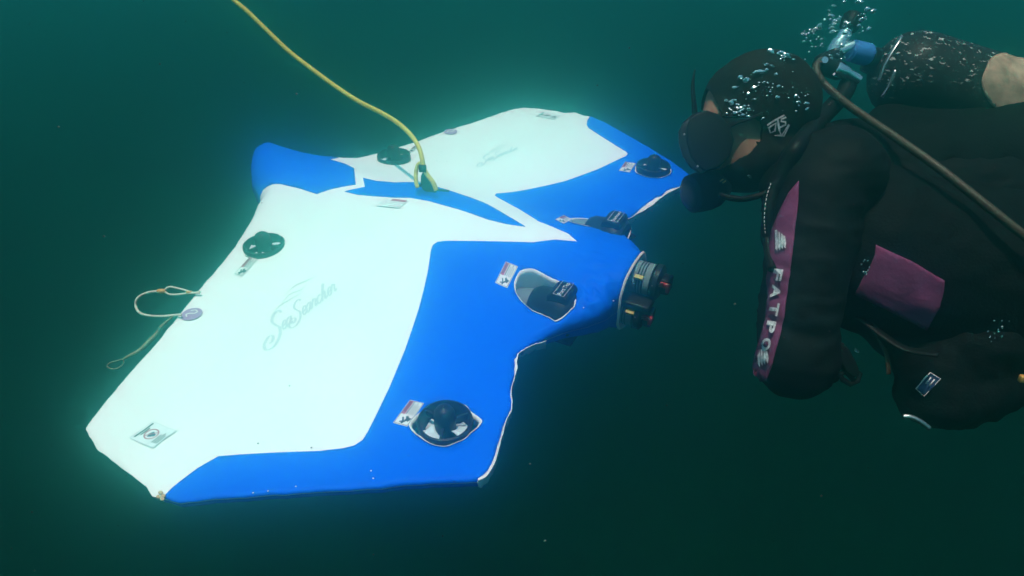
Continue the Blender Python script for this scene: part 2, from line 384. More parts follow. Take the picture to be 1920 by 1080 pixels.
for nm, poly in PANELS:
    ins = inside(cen, poly); v = []; f = []; ix = {}
    def vid(i, side):
        k = (i, side)
        if k not in ix:
            ix[k] = len(v)
            if side == 0: v.append(np.array((cv[i][0], cv[i][1], top[i])) + vnrm[i] * LIFT)
            elif side == 1: v.append(np.array((cv[i][0], cv[i][1], bot[i])) - vnrm[i] * (1, 1, 1) * LIFT * np.array((-1, -1, 1)))
            else: v.append(np.array((cv[i][0], cv[i][1], top[i])) - vnrm[i] * .001)
        return ix[k]
    edges = {}
    for t, inn in zip(cf, ins):
        if not inn: continue
        t = t if up_tri(t) else t[::-1]
        f.append([vid(i, 0) for i in t])
        for a, b in zip(t, np.roll(t, -1)): edges[(a, b)] = edges.get((a, b), 0) + 1
        if DIST[t].min() < .02:
            f.append([vid(i, 1) for i in t[::-1]])
    for (a, b) in edges:
        if (b, a) not in edges: f.append([vid(b, 0), vid(a, 0), vid(a, 2), vid(b, 2)])
    pn = link(nm, v, f, M_blue, veh)
# duct walls below each hole, the torn white rim, the nose opening
for hi, h in enumerate(HOLES):
    mbw = MB(); k = len(h); c = np.mean(h, 0); v = []
    ds = seg_dist(np.array(h), SEGS)
    lev = [(1.0, .0025, 0), (.96, .0016, 0), (.945, -.006, 0), (.97, -.02, 0), (1.0, 0, 1)]
    for (sc, dz, bt) in lev:
        for (x, y), d in zip(h, ds):
            jag = 1 - .05 * max(0, noise.noise(Vector((x * 26, y * 26, hi))) + .1) + .02 * noise.noise(Vector((x * 90, y * 90, hi))) if sc < .965 and sc > .94 else 1
            xx, yy = c[0] + (x - c[0]) * sc * jag, c[1] + (y - c[1]) * sc * jag
            v.append((xx, yy, (under(x, y, d) if bt else surf(x, y, d) + dz)))
    mbw.add(v, [(i * k + (j + 1) % k, i * k + j, (i + 1) * k + j, (i + 1) * k + (j + 1) % k) for i in range(len(lev) - 1) for j in range(k)])
    mbw.build("hole_lining", M_foam, veh)
def nose_loop(x, s=1.0, n=15):
    ys = np.linspace(-.0868, .0688, n); cy, cz = -.009, -.010; l = []
    for y in ys: l.append((y, surf(NX, y, min(y + .090, .072 - y) + .004)))
    for y in ys[::-1]: l.append((y, under(NX, y, min(y + .090, .072 - y) + .004)))
    return [(x, cy + (y - cy) * s, cz + (z - cz) * s) for y, z in l]
mbn = MB(); L = [nose_loop(NX + .0015, 1.012), nose_loop(NX + .006, .985), nose_loop(NX + .004, .93), nose_loop(NX - .02, .92)]
k = len(L[0])
mbn.add([p for l in L for p in l], [(i * k + j, i * k + (j + 1) % k, (i + 1) * k + (j + 1) % k, (i + 1) * k + j) for i in range(3) for j in range(k)])
recalc(mbn.build("nose_rim", M_foam, veh))
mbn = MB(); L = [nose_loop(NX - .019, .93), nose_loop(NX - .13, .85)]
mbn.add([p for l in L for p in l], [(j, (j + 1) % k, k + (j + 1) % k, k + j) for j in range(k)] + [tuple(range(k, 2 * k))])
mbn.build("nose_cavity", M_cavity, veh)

# --- thrusters
def thruster_parts():
    mb = MB(); mb.lathe([(-.042, .0405), (-.042, .0445), (-.012, .0455), (.004, .0475), (.009, .0465), (.010, .043), (.006, .0405), (-.012, .0392), (-.042, .0405)], (0, 0, 0), (0, 0, 1), 44)
    noz = mb.build("thruster", M_black)
    sharp(noz, 50)
    mb = MB(); mb.lathe([(-.055, .0), (-.055, .014), (-.045, .018), (.018, .0185), (.026, .0178), (.033, .0145), (.037, .009), (.039, 0)], (0, 0, 0), (0, 0, 1), 32)
    mb.lathe([(.0385, 0), (.0385, .0022), (.0400, .0018), (.0405, 0)], (0, 0, 0), (0, 0, 1), 10)
    hub = mb.build("hub", M_black, noz)
    for i in range(3):
        a = math.radians(-68 + 120 * i); d = Vector((math.cos(a), math.sin(a), 0)); q = Vector((-math.sin(a), math.cos(a), 0))
        mb = MB(); mb.box(d * .0295 + Vector((0, 0, .002)), d * .0125, q * .0022, (0, 0, .006)); mb.build("strut", M_black, noz, smooth=False)
    mb = MB()
    for i in range(3):
        a0 = 2 * math.pi * i / 3 + .5; v = []
        for j in range(7):
            r = .017 + .021 * j / 6; wd = .90 - .16 * j / 6  # blades widened so their pale colour imitates the lit duct behind
            for s in range(5):
                t = a0 + wd * (s / 4 - .5) * 2; v.append((r * math.cos(t), r * math.sin(t), -.013 - .010 * (s / 4 - .5) * 2 + .002 * math.sin(j)))
        mb.add(v, [(j * 5 + s, (j + 1) * 5 + s, (j + 1) * 5 + s + 1, j * 5 + s + 1) for j in range(6) for s in range(4)])
    pr = mb.build("propeller", M_blade, noz); pr.modifiers.new("Solidify", 'SOLIDIFY').thickness = .0022
    return noz
def copy_tree(o, parent=None):
    c = o.copy(); COL.objects.link(c)
    if parent is not None: c.parent = parent
    for ch in list(o.children): copy_tree(ch, c)
    return c
T0 = thruster_parts(); T0.parent = veh
for i, (c, dz, rz, tx, ty) in enumerate([(T_OUT_N, .000, 0, 0, .0), (T_OUT_F, .008, 40, 0, 0), (T_REAR_N, -.001, 200, 0, 0), (T_REAR_F, .006, 100, 0, 0)]):
    t = T0 if i == 0 else copy_tree(T0, veh)
    t.location = (c[0], c[1], crown(*c) + dz); t.rotation_euler = (tx, ty, math.radians(rz))
# horizontal thrusters in the inner holes
def text_mesh(txt, size=1.0, shear=0.0, bold=0.012):
    cu = bpy.data.curves.new("t", 'FONT'); cu.body = txt; cu.size = size; cu.shear = shear; cu.resolution_u = 3; cu.offset = bold
    ob = bpy.data.objects.new("t", cu); COL.objects.link(ob)
    dg = bpy.context.evaluated_depsgraph_get(); dg.update(); me = bpy.data.meshes.new_from_object(ob.evaluated_get(dg))
    v = [tuple(a.co) for a in me.vertices]; f = [tuple(p.vertices) for p in me.polygons]
    bpy.data.objects.remove(ob); bpy.data.curves.remove(cu); bpy.data.meshes.remove(me)
    return v, f
def inner_thruster(sgn, cx, cy, cz, label):
    ax = Vector((1, 0, 0))
    mb = MB(); mb.lathe([(-.045, 0), (-.052, .026), (-.048, .035), (-.036, .042), (-.006, .045), (.0, .049), (.022, .051), (.038, .049), (.046, .043), (.047, .030), (.036, .026), (.034, 0)], (cx, cy, cz), ax, 36)
    b = mb.build("inner_thruster", M_black, veh); sharp(b, 40)
    mb = MB()                                              # mounting block on top that carries the label
    mb.prism([(cx - .008, cy - .027, cz + .030), (cx + .036, cy - .027, cz + .030), (cx + .042, cy - .026, cz + .050), (cx + .036, cy - .026, cz + .060), (cx + .002, cy - .026, cz + .060), (cx - .008, cy - .026, cz + .050)], (0, .054, 0))
    modded(mb.build("mount_block", M_black, b), ("BEVEL", dict(width=.007, segments=3)))
    v, f = text_mesh(label); w = max(a[0] for a in v); s = .046 / w
    # the lettering runs along -y..+y across the block's top
    ZT = cz + .0608
    vv = [(cx + .020 - (a[1] - .35) * min(s, .017) , cy + .019 * 0 - .023 + a[0] * s, ZT) for a in v]
    link("lettering", vv, f, M_print, b, smooth=False)
    mbf = MB(); q = [(cx + .008, cy - .0245), (cx + .031, cy - .0245), (cx + .031, cy + .0255), (cx + .008, cy + .0255)]
    pth = [Vector((x, y, ZT)) for x, y in q] + [Vector((*q[0], ZT))]; mbf.tube(pth, .0006, 5); mbf.build("label_frame", M_print, b)
    for dy, dz in ((-.035, -.012), (.033, -.012)):
        mbk = MB(); mbk.prism([(cx + .0, cy + dy, cz + dz - .012), (cx + .040, cy + dy, cz + dz - .012), (cx + .058, cy + dy * 1.25, cz + dz + .002), (cx + .040, cy + dy, cz + dz + .018), (cx + .0, cy + dy, cz + dz + .018)], (0, -.010 if dy < 0 else .010, 0))
        modded(mbk.build("fin", M_black, b), ("BEVEL", dict(width=.002, segments=2)))
    mb = MB(); mb.lathe([(.0, .041), (-.066, .043), (-.068, .037), (.0, .037)], (cx - .026, cy, cz - .006), (1, 0, .30), 32)
    mb.build("duct", M_duct, b)
    mb = MB(); mb.tube([(cx + .018, cy + .012, cz + .05), (cx + .01, cy + .015, cz + .048)], .003, 8); mb.build("screw", M_steel, b)
    mb = MB(); mb.box((cx - .03, cy, cz - .038), (.09, 0, 0), (0, .045, 0), (0, 0, .004)); mb.build("cradle", M_cavity, b, smooth=False)
inner_thruster(1, .338, -.146, -.012, "Port Top")
inner_thruster(-1, .338, .143, .006, "Starboard")

# --- sealed tubes in the nose
def pod(cy, cz, L0, r, up):
    ax = Vector((1, 0, 0))
    mb = MB(); mb.lathe([(-.10, r), (L0, r), (L0, r - .003), (-.10, r - .003)], (NX, cy, cz), ax, 36); t = mb.build("sealed_tube", M_acrylic if up else M_duct, veh); sharp(t, 40)
    mb = MB(); mb.lathe([(L0 - .006, r + .001), (L0 - .004, r + .003), (L0 - .002, r + .001), (L0, r + .003), (L0 + .010, r + .003), (L0 + .013, r - .002), (L0 + .014, 0)], (NX, cy, cz), ax, 36)
    sharp(mb.build("end_cap", M_black, t), 40)
    mb = MB()
    for q in range(3): mb.lathe([(L0 - .022 - .006 * q, r - .0005), (L0 - .020 - .006 * q, r + .0012), (L0 - .018 - .006 * q, r - .0005)], (NX, cy, cz), ax, 36)
    mb.build("seal_ring", M_rubber, t)
    mb = MB(); mb.box((NX - .03, cy - .008, cz - .004), (.022, 0, 0), (0, .002, 0), (0, 0, .016)); mb.box((NX + .020, cy - r * .80, cz + r * .42), (.009, 0, 0), (0, .0035, .0020), (0, -.005, .009)); mb.build("circuit_board", M_board, t, smooth=False)
    mb = MB(); mb.tube(crv([(NX - .03, cy - .012, cz - .010), (NX - .015, cy - .02, cz - .004), (NX - .004, cy - r * .72, cz + .002)]), .0016, 6)
    mb.tube(crv([(NX - .03, cy - .010, cz + .012), (NX - .012, cy - .018, cz + .012), (NX, cy - r * .72, cz + .014)]), .0016, 6); mb.build("wire", M_wire, t)
    mb = MB(); c = Vector((NX + L0 + .014, cy - .010, cz + .004))
    mb.box(c + Vector((.006, 0, 0)), (.012, 0, 0), (0, .005, 0), (0, 0, .006)); mb.box(c + Vector((.016, 0, -.006)), (.004, 0, 0), (0, .005, 0), (0, 0, .010))
    modded(mb.build("red_plug", M_redplug, t), ("BEVEL", dict(width=.0015, segments=2)))
    mb = MB()
    for q in range(2): mb.tube([(NX + L0 + .002, cy - r - .001 + q * .004, cz + .012 - q * .006), (NX + L0 + .020, cy - .014, cz + .010 - q * .006)], .0016, 6)
    mb.build("steel_pin", M_steel, t)
    mb = MB(); mb.box((NX + L0 + .018, cy + .006, cz - .004), (.014, 0, 0), (0, .016, 0), (0, 0, .018)); modded(mb.build("connector_block", M_black, t), ("BEVEL", dict(width=.004, segments=2)))
pod(.004, .020, .048, .035, True)
pod(-.034, -.046, .030, .030, False)
mb = MB(); mb.box((NX + .012, -.010, -.012), (.046, 0, 0), (0, .052, 0), (0, 0, .008)); modded(mb.build("tube_bracket", M_black, veh), ("BEVEL", dict(width=.004, segments=2)))

# --- tether bracket: a black teardrop cleat standing on the stripe
bp = vp(812, 362)
def vl(u, v, d=None):                            # vehicle-space point on the plane through the bracket, facing the camera
    q = CW.T @ np.array(VM @ bp); w = P(u, v, q[2] + (d or 0)); return VM.inverted() @ w
plate = [vl(u, v) for u, v in pts("792,322 789,330 788,346 792,354 806,365 812,367 818,362 817,352 808,332 799,318")]
nrm = (VM.inverted().to_3x3() @ Vector((CW[:, 2]))).normalized()
mb = MB(); mb.prism(plate, nrm * .016); modded(mb.build("tether_bracket", M_black, veh), ("BEVEL", dict(width=.003, segments=2)))
for a, b, r_ in (((778, 349), (792, 347), .0035), ((812, 346), (817, 347), .006), ((818, 356), (842, 358), .003)):
    mb = MB(); mb.tube([vl(*a), vl(*b)], r_, 8); mb.build("bracket_pin", M_black, veh)
# --- decals -------------------------------------------------------
class Decal:
    def __init__(s, a, b, c, lift=.0019):         # pixels: top-left, top-right, bottom-left of the label as it is read
        s.a, s.b, s.c = [np.array(vp(*p)[:2]) for p in (a, b, c)]; s.lift = lift
        s.w = np.linalg.norm(s.b - s.a); s.h = np.linalg.norm(s.c - s.a)
    def at(s, u, v, dz=0.):                        # u,v in 0..1 from the bottom-left
        p = s.c + (s.b - s.a) * u + (s.a - s.c) * v
        return Vector((p[0], p[1], surf(p[0], p[1]) + s.lift + dz))
    def quadgrid(s, mb, u0, v0, u1, v1, dz=0., n=4):
        v = [s.at(u0 + (u1 - u0) * i / n, v0 + (v1 - v0) * j / n, dz) for j in range(n + 1) for i in range(n + 1)]
        f = [(j * (n + 1) + i, j * (n + 1) + i + 1, (j + 1) * (n + 1) + i + 1, (j + 1) * (n + 1) + i) for j in range(n) for i in range(n)]
        mb.add(v, f)
    def ribbon(s, mb, path, w, dz=0., taper=True):
        path = [np.array(p[:2]) for p in path]; n = len(path); v = []
        for i, p in enumerate(path):
            t = path[min(i + 1, n - 1)] - path[max(i - 1, 0)]; t = np.array([t[0] * s.w, t[1] * s.h]); t /= np.linalg.norm(t) + 1e-9
            q = np.array([-t[1] / s.w, t[0] / s.h]); ww = w * (.45 + .75 * abs(t[1])) if taper else w
            v += [s.at(*(p + q * ww), dz), s.at(*(p - q * ww), dz)]
        mb.add(v, [(2 * i, 2 * i + 1, 2 * i + 3, 2 * i + 2) for i in range(n - 1)])
    def text(s, mb, txt, u0, v0, u1, v1, dz):
        v, f = text_mesh(txt); w = max(a[0] for a in v)
        mb.add([s.at(u0 + (u1 - u0) * a[0] / w, v0 + (v1 - v0) * a[1] / .72, dz) for a in v], f)
def warn_label(a, b, c, white=True):
    D = Decal(a, b, c); mb = MB(); D.quadgrid(mb, 0, 0, 1, 1)
    lab = mb.build("warning_label", M_label, veh)
    mb = MB(); D.quadgrid(mb, .42, .68, .96, .93, .0004, 3); mb.build("red_band", M_red, lab)
    mb = MB(); D.text(mb, "WARNING", .50, .73, .93, .88, .0008); mb.build("lettering", M_ink, lab, smooth=False)
    mb = MB()
    for i in range(4): D.quadgrid(mb, .44, .56 - .13 * i, .94 - .08 * (i % 2), .60 - .13 * i + (.03 if i == 0 else 0), .0004, 2)
    mb.build("small_print", M_ink, lab)
    mb = MB()                                     # frame line
    for (u0, v0, u1, v1) in ((.02, .03, .98, .06), (.02, .94, .98, .97), (.02, .03, .035, .97), (.965, .03, .98, .97)): D.quadgrid(mb, u0, v0, u1, v1, .0003, 2)
    mb.build("border_line", M_ink, lab)
    mb = MB()                                     # hand under a propeller blade
    for path, w in (([(.06, .52), (.14, .45), (.20, .36), (.25, .30)], .0022), ([(.19, .32), (.27, .24), (.32, .22)], .0044), ([(.24, .34), (.30, .40), (.36, .46)], .0014), ([(.27, .30), (.33, .35), (.38, .40)], .0014), ([(.16, .50), (.22, .56), (.30, .66)], .0016), ([(.18, .42), (.12, .62), (.10, .70)], .0014)):
        D.ribbon(mb, path, w * D.w / .06 * .9, .0004, False)
    mb.build("hand_symbol", M_ink, lab)
    return lab
warn_label((737, 794), (769, 751), (764, 801))
warn_label((928, 531), (948.5, 491.5), (951, 541))
warn_label((1040, 412.5), (1057, 404), (1057, 421))
warn_label((1160, 321), (1172, 304), (1180.5, 324))
warn_label((439, 515), (468, 483), (454, 519))
warn_label((763, 285), (779, 274), (770, 287))
def tip_label(a, b, c):
    D = Decal(a, b, c); mb = MB(); D.quadgrid(mb, 0, 0, 1, 1); lab = mb.build("handling_label", M_tint, veh)
    mb = MB()
    for (u0, v0, u1, v1) in ((0, 0, 1, .02), (0, .98, 1, 1), (0, 0, .02, 1), (.98, 0, 1, 1), (.02, .34, .98, .355)): D.quadgrid(mb, u0, v0, u1, v1, .0004, 2)
    mb.build("border_line", M_logo, lab)
    mb = MB(); D.quadgrid(mb, .12, .88, .92, .93, .0004, 2); D.quadgrid(mb, .30, .81, .70, .85, .0004, 2)
    for i in range(3): D.quadgrid(mb, .20, .25 - .09 * i, .62 + .1 * (i % 2), .29 - .09 * i, .0004, 2)
    mb.build("small_print", M_ink, lab)
    mb = MB(); D.ribbon(mb, [(.5 + .24 * math.cos(t), .58 + .20 * math.sin(t)) for t in [2 * math.pi * i / 30 for i in range(31)]], .0010, .0005, False)
    D.ribbon(mb, [(.33, .72), (.67, .44)], .0009, .0005, False); mb.build("prohibition_ring", M_red, lab)
    mb = MB(); D.ribbon(mb, [(.38, .56), (.48, .60), (.60, .55)], .0035, .0004, False); D.ribbon(mb, [(.45, .50), (.56, .48)], .0025, .0004, False); mb.build("pictogram", M_navy, lab)
tip_label((243, 823), (288, 792), (288, 842))
tip_label((1004.5, 219), (1017, 211), (1038, 225))
D = Decal((722, 372), (765, 377), (706, 387)); mb = MB(); D.quadgrid(mb, 0, 0, 1, 1); lab = mb.build("warning_label", M_label, veh)
mb = MB(); D.quadgrid(mb, .36, .70, .98, .96, .0004, 2); mb.build("red_band", M_red, lab)
mb = MB()
for i in range(3): D.quadgrid(mb, .38, .52 - .2 * i, .95, .57 - .2 * i, .0004, 2)
D.quadgrid(mb, 0, -.02, 1, .015, .0004, 2); D.ribbon(mb, [(.06, .25), (.18, .8), (.30, .25), (.06, .25)], .0010, .0004, False); mb.build("small_print", M_logo, lab)
for (u, v) in ((360, 590), (845, 248)):
    c = vp(u, v); mb = MB(); r = .0205
    ringp = [(c.x + r * q * math.cos(t), c.y + r * q * math.sin(t)) for q in (1, .5) for t in [2 * math.pi * i / 28 for i in range(28)]]
    mb.add([(x, y, surf(x, y, .05) + .0022) for x, y in ringp] + [(c.x, c.y, surf(c.x, c.y, .05) + .0022)], [(i, (i + 1) % 28, 28 + (i + 1) % 28, 28 + i) for i in range(28)] + [(28 + i, 28 + (i + 1) % 28, 56) for i in range(28)])
    dsc = mb.build("round_badge", M_disc, veh)
    mb = MB(); D = Decal((u, v), (u + 10, v - 9), (u + 2, v + 8)); D.lift = .003
    def bd(px): return np.array(vp(*px)[:2])
    e1 = (bd((u + 12, v - 9 * (1 if v > 400 else .5))) - bd((u, v))); e1 /= np.linalg.norm(e1); e2 = np.array([-e1[1], e1[0]])
    sp = crv([Vector((-.55, .1, 0)), Vector((-.3, .4, 0)), Vector((0, .15, 0)), Vector((.15, -.2, 0)), Vector((.45, -.3, 0)), Vector((.6, .1, 0)), Vector((.3, .45, 0))], 5)
    vv = []
    for i, q in enumerate(sp):
        t = (sp[min(i + 1, len(sp) - 1)] - sp[max(i - 1, 0)]).normalized(); nn = Vector((-t.y, t.x, 0)) * .07
        for sg in (1, -1):
            w = (q + nn * sg) * r; p = np.array(c[:2]) + e1 * w.x + e2 * w.y; vv.append((p[0], p[1], surf(p[0], p[1], .05) + .0030))
    mb.add(vv, [(2 * i, 2 * i + 1, 2 * i + 3, 2 * i + 2) for i in range(len(sp) - 1)]); mb.build("wave_emblem", M_label, dsc)
GL = {'e': ([(0, .35), (.45, .55), (.5, .85), (.3, 1), (.1, .75), (.08, .3), (.3, 0), (.6, .25)], .55),
      'a': ([(.55, .9), (.3, 1), (.05, .6), (.1, .1), (.3, 0), (.5, .4), (.6, .98), (.55, .3), (.65, .05), (.85, .25)], .78),
      'r': ([(0, .3), (.15, .9), (.2, 1.05), (.25, .85), (.5, .9), (.45, .3), (.55, 0), (.75, .25)], .70),
      'c': ([(.5, .8), (.35, 1), (.08, .7), (.08, .25), (.3, 0), (.62, .25)], .66),
      'h': ([(0, .2), (.3, 1.3), (.38, 1.8), (.26, 1.9), (.14, 1.2), (.06, 0), (.15, .5), (.38, .98), (.5, .8), (.46, .2), (.56, 0), (.80, .25)], .84),
      'S': ([(1.0, 1.75), (.75, 2.05), (.35, 1.95), (.2, 1.55), (.5, 1.1), (.85, .7), (.85, .1), (.4, -.3), (-.2, -.2), (-.42, .25), (-.05, .6), (.3, .42), (.25, .12), (0, .1)], 1.15)}
def logo(a, b, c):                                # a: baseline start px, b: baseline end px, c: px one x-height above the start
    A, B, C = [np.array(vp(*p)[:2]) for p in (a, b, c)]
    tot = .0; seq = [('S', 1.5), ('e', 1), ('a', 1), (' ', 1), ('S', 1.15), ('e', 1), ('a', 1), ('r', 1), ('c', 1), ('h', 1), ('e', 1), ('r', 1)]
    for ch, s in seq: tot += (GL[ch][1] if ch != ' ' else .0) * s
    ux = (B - A) / tot; uy = (C - A); mb = MB(); x0 = 0
    for ch, s in seq:
        if ch == ' ': x0 += .0; continue
        g, w = GL[ch]; path = crv([Vector((p[0] * s + x0 + .28 * p[1] * s, p[1] * s - (.5 if s == 1.5 else .15 if s > 1 else 0), 0)) for p in g], 6)
        vv = []; n = len(path)
        for i, q in enumerate(path):
            def wp(q): p = A + ux * q.x + uy * q.y; return np.array(p)
            p = wp(q); t = wp(path[min(i + 1, n - 1)]) - wp(path[max(i - 1, 0)]); t /= np.linalg.norm(t) + 1e-9; nn = np.array([-t[1], t[0]])
            al = abs(t @ (uy / np.linalg.norm(uy))); ww = np.linalg.norm(uy) * (.022 + .055 * al) * s
            for sg in (1, -1): z = p + nn * ww * sg; vv.append((z[0], z[1], surf(*z) + .0007))
        mb.add(vv, [(2 * i, 2 * i + 1, 2 * i + 3, 2 * i + 2) for i in range(n - 1)]); x0 += w * s
    lg = mb.build("name_lettering", M_logo, veh, smooth=False)
    mb = MB()
    for pth in ([(.8, 2.4), (2.2, 3.0), (3.6, 2.9), (5.2, 2.7)], [(2.6, 3.2), (3.8, 3.5), (5.2, 3.1), (5.9, 3.2)], [(3.2, 3.8), (4.6, 4.1), (6.2, 3.7), (7.6, 3.3)]):
        path = crv([Vector((p[0], p[1], 0)) for p in pth], 8); vv = []; n = len(path)
        for i, q in enumerate(path):
            p = A + ux * q.x + uy * q.y; ww = np.linalg.norm(uy) * .07 * math.sin(math.pi * min(max(i / n, .08), .95))
            for sg in (1, -1): z = p + uy / np.linalg.norm(uy) * ww * sg; vv.append((z[0], z[1], surf(*z) + .0007))
        mb.add(vv, [(2 * i, 2 * i + 1, 2 * i + 3, 2 * i + 2) for i in range(n - 1)])
    mb.build("wing_swoosh", M_swoosh, veh, smooth=False)
logo((503, 640), (631, 545), (499, 625))
logo((899, 308), (970, 281), (899, 303))
# scuffs, screws and specks on the skin
mb = MB()
for (u, v) in ((484, 832), (584, 840), (543, 724), (828, 285), (820, 302), (838, 303), (768, 326)):
    p = vp(u, v); mb.ball((p.x, p.y, p.z + .001), (.0016, .0016, .0008), 8)
o = mb.build("scuff_mark", M_duct, veh); o["kind"] = "stuff"
mb = MB()
for (u, v) in ((578, 316), (700, 898), (1094, 578), (1150, 565), (696, 884), (555, 913), (503, 922), (475, 925)):
    p = vp(u, v); mb.ball((p.x, p.y, surf(p.x, p.y, .05) + .0012), (.0015, .0015, .0009), 8)
o = mb.build("vinyl_blister", M_tint, veh); o["kind"] = "stuff"
mb = MB()
for (u, v) in ((301, 923), (306, 929), (297, 931), (304, 935)):
    p = vp(u, v, flat=-.006); mb.ball((p.x, p.y, p.z - .0005), (.0045, .003, .0014), 8)
o = mb.build("worn_corner", M_fleck, veh); o["kind"] = "stuff"
# torn white vinyl flaps along the front edges
def flap(pxs, w, name="torn_edge", back=.004):
    mb = MB(); v = []; path = [vp(u, x, flat=-.006) for u, x in pxs]; path = crv(path, 5); n = len(path)
    for i, p in enumerate(path):
        t = (path[min(i + 1, n - 1)] - path[max(i - 1, 0)]).normalized(); q = Vector((t.y, -t.x, 0))
        a = w * (.15 + 1.5 * max(0, noise.noise(Vector((i * .33, w * 99, 3))) + .25)) * math.sin(math.pi * (i + .5) / n) ** .4
        dz = .004 * noise.noise(Vector((i * .5, 9, w)))
        v += [p - q * back * (.3 + max(0, noise.noise(Vector((i * .27, 4, w * 50))) + .3)) + Vector((0, 0, .0042)), p + q * a * .25 + Vector((0, 0, .001 + dz)), p + q * a * .6 + Vector((0, 0, -.016 + dz * 2))]
    mb.add(v, [(3 * i + j, 3 * i + j + 1, 3 * i + j + 4, 3 * i + j + 3) for i in range(n - 1) for j in range(2)])
    o = mb.build(name, M_white, veh); so_ = o.modifiers.new("Solidify", 'SOLIDIFY'); so_.thickness = .001
flap(pts("1024,641 1005,646 990,652 975,661 968,672 966,690 965,705"), .007)
flap(pts("965,705 959,726 957,740 959,756 957,772 948,790 944,805 938,828 931,855 923,876 910,895 896,902"), .0022, back=.0016)
flap(pts("1290,340 1270,354 1250,364 1236,374 1222,386 1206,395 1190,405 1176,413 1166,420 1163,432"), .009)

# ================================================================== TETHER AND CORDS
rope_px = [(818, 357, 1.655), (812, 342, 1.65), (803, 330, 1.65), (795, 316, 1.65), (791, 296, 1.65), (785, 276, 1.66), (770, 253, 1.70), (745, 230, 1.78), (712, 210, 1.88), (672, 190, 1.98), (630, 163, 2.06), (585, 130, 2.10), (540, 95, 2.12), (495, 52, 2.12), (462, 20, 2.12), (432, -6, 2.12)]
path = [P(*a) for a in rope_px]; top_end = path[-1]
path += [top_end + Vector((-.09, .02, .10)), top_end + Vector((-.2, .05, .26)), top_end + Vector((-.3, .08, .45))]
mb = MB(); cp = crv(path, 8); mb.tube(cp, [.0034 * max(1.6, min((CW.T @ np.array(w))[2], 2.12)) for w in cp], 10)
rope = empty("tether_rope", "yellow tether rope hanging from above and tied to the drone's back", "rope", P(795, 316, 1.65))
o3 = rope.location
mb.build("rope", M_rope, rope, origin=o3)
mb = MB(); mb.tube(crv([P(*a) for a in ((783, 352, 1.66), (780, 340, 1.66), (780, 322, 1.66), (784, 309, 1.655), (791, 306, 1.652), (794, 314, 1.65))], 6), .005, 10); mb.build("rope_loop", M_rope, rope, origin=o3)
mb = MB(); mb.tube([P(786, 316, 1.645), P(799, 316, 1.645)], .009, 12); mb.build("rope_clamp", M_black, rope, origin=o3)

e1 = VM @ vp(366, 552, 0.0); e2 = VM @ vp(336, 594, 0.0)
def dep(w): return (CW.T @ np.array(w))[2]
d1, d2 = dep(e1), dep(e2)
cl = empty("cord_loop", "pale cord loop with an orange bead tied to the drone's white trailing edge", "cord", e1)
mb = MB(); mb.tube(crv([P(375, 547, d1 - .01), P(362, 549, d1), P(350, 545, d1), P(335, 541, d1), (P(318, 538, d1)), P(308, 544, d1)], 6), .0022, 8)
mb.tube(crv([P(308, 546, d1), P(318, 552, d1), P(335, 552, d1), P(352, 550, d1), P(375, 549, d1 - .01)], 6), .0022, 8)
mb.tube(crv([P(302, 546, d1), P(285, 547, d1), P(268, 552, d1), P(256, 562, d1), P(255, 576, d1), P(263, 587, d1 - .02), P(280, 592, d1 - .03), P(305, 593, d2), P(325, 591, d2), P(340, 590, d2 - .01)], 6), .0026, 8)
mb.build("loop", M_cord, cl, origin=e1)
mb = MB(); mb.lathe([(-.004, 0), (-.004, .004), (.001, .0052), (.012, .005), (.013, 0)], P(299, 546, d1), P(312, 546, d1) - P(299, 546, d1), 14); mb.build("bead", M_bead, cl, origin=e1)
mb = MB(); mb.lathe([(-.004, 0), (-.004, .0035), (.006, .0035), (.006, 0)], P(354, 548, d1), P(362, 548, d1) - P(354, 548, d1), 12); mb.build("crimp", M_bead, cl, origin=e1)
fc = empty("frayed_cord", "faded olive frayed cord trailing in the water below the pale loop", "cord", P(300, 620, d2 + .05))
ds = d2 + .05
mb = MB(); tail = crv([P(326, 592, ds), P(305, 610, ds), P(292, 628, ds), P(278, 642, ds), (P(262, 657, ds)), P(243, 667, ds), P(231, 673, ds)], 8)
mb.tube(tail, [.0016 + .0034 * math.sin(math.pi * i / len(tail)) for i in range(len(tail))], 8); mb.build("strand", M_fray, fc, origin=fc.location)
mb = MB(); mb.tube(crv([P(231, 673, ds), P(221, 676, ds), P(207, 680, ds), P(201, 687, ds), P(212, 692, ds), P(225, 688, ds), P(232, 680, ds), P(231, 674, ds)], 6), .0012, 6); mb.build("eye_loop", M_fray, fc, origin=fc.location)
mb = MB()
for i in range(4, len(tail) - 12, 2):
    p = tail[i]; q = P(0, 0, 1) - P(-1, .55, 1)
    mb.tube([p, p + (P(4 + i % 3, 2.5 - (i % 5), ds) - P(0, 0, ds)) * (1 if i % 4 else -1)], .0008, 5)
o = mb.build("fray_fibre", M_fray, fc, origin=fc.location); o["kind"] = "stuff"

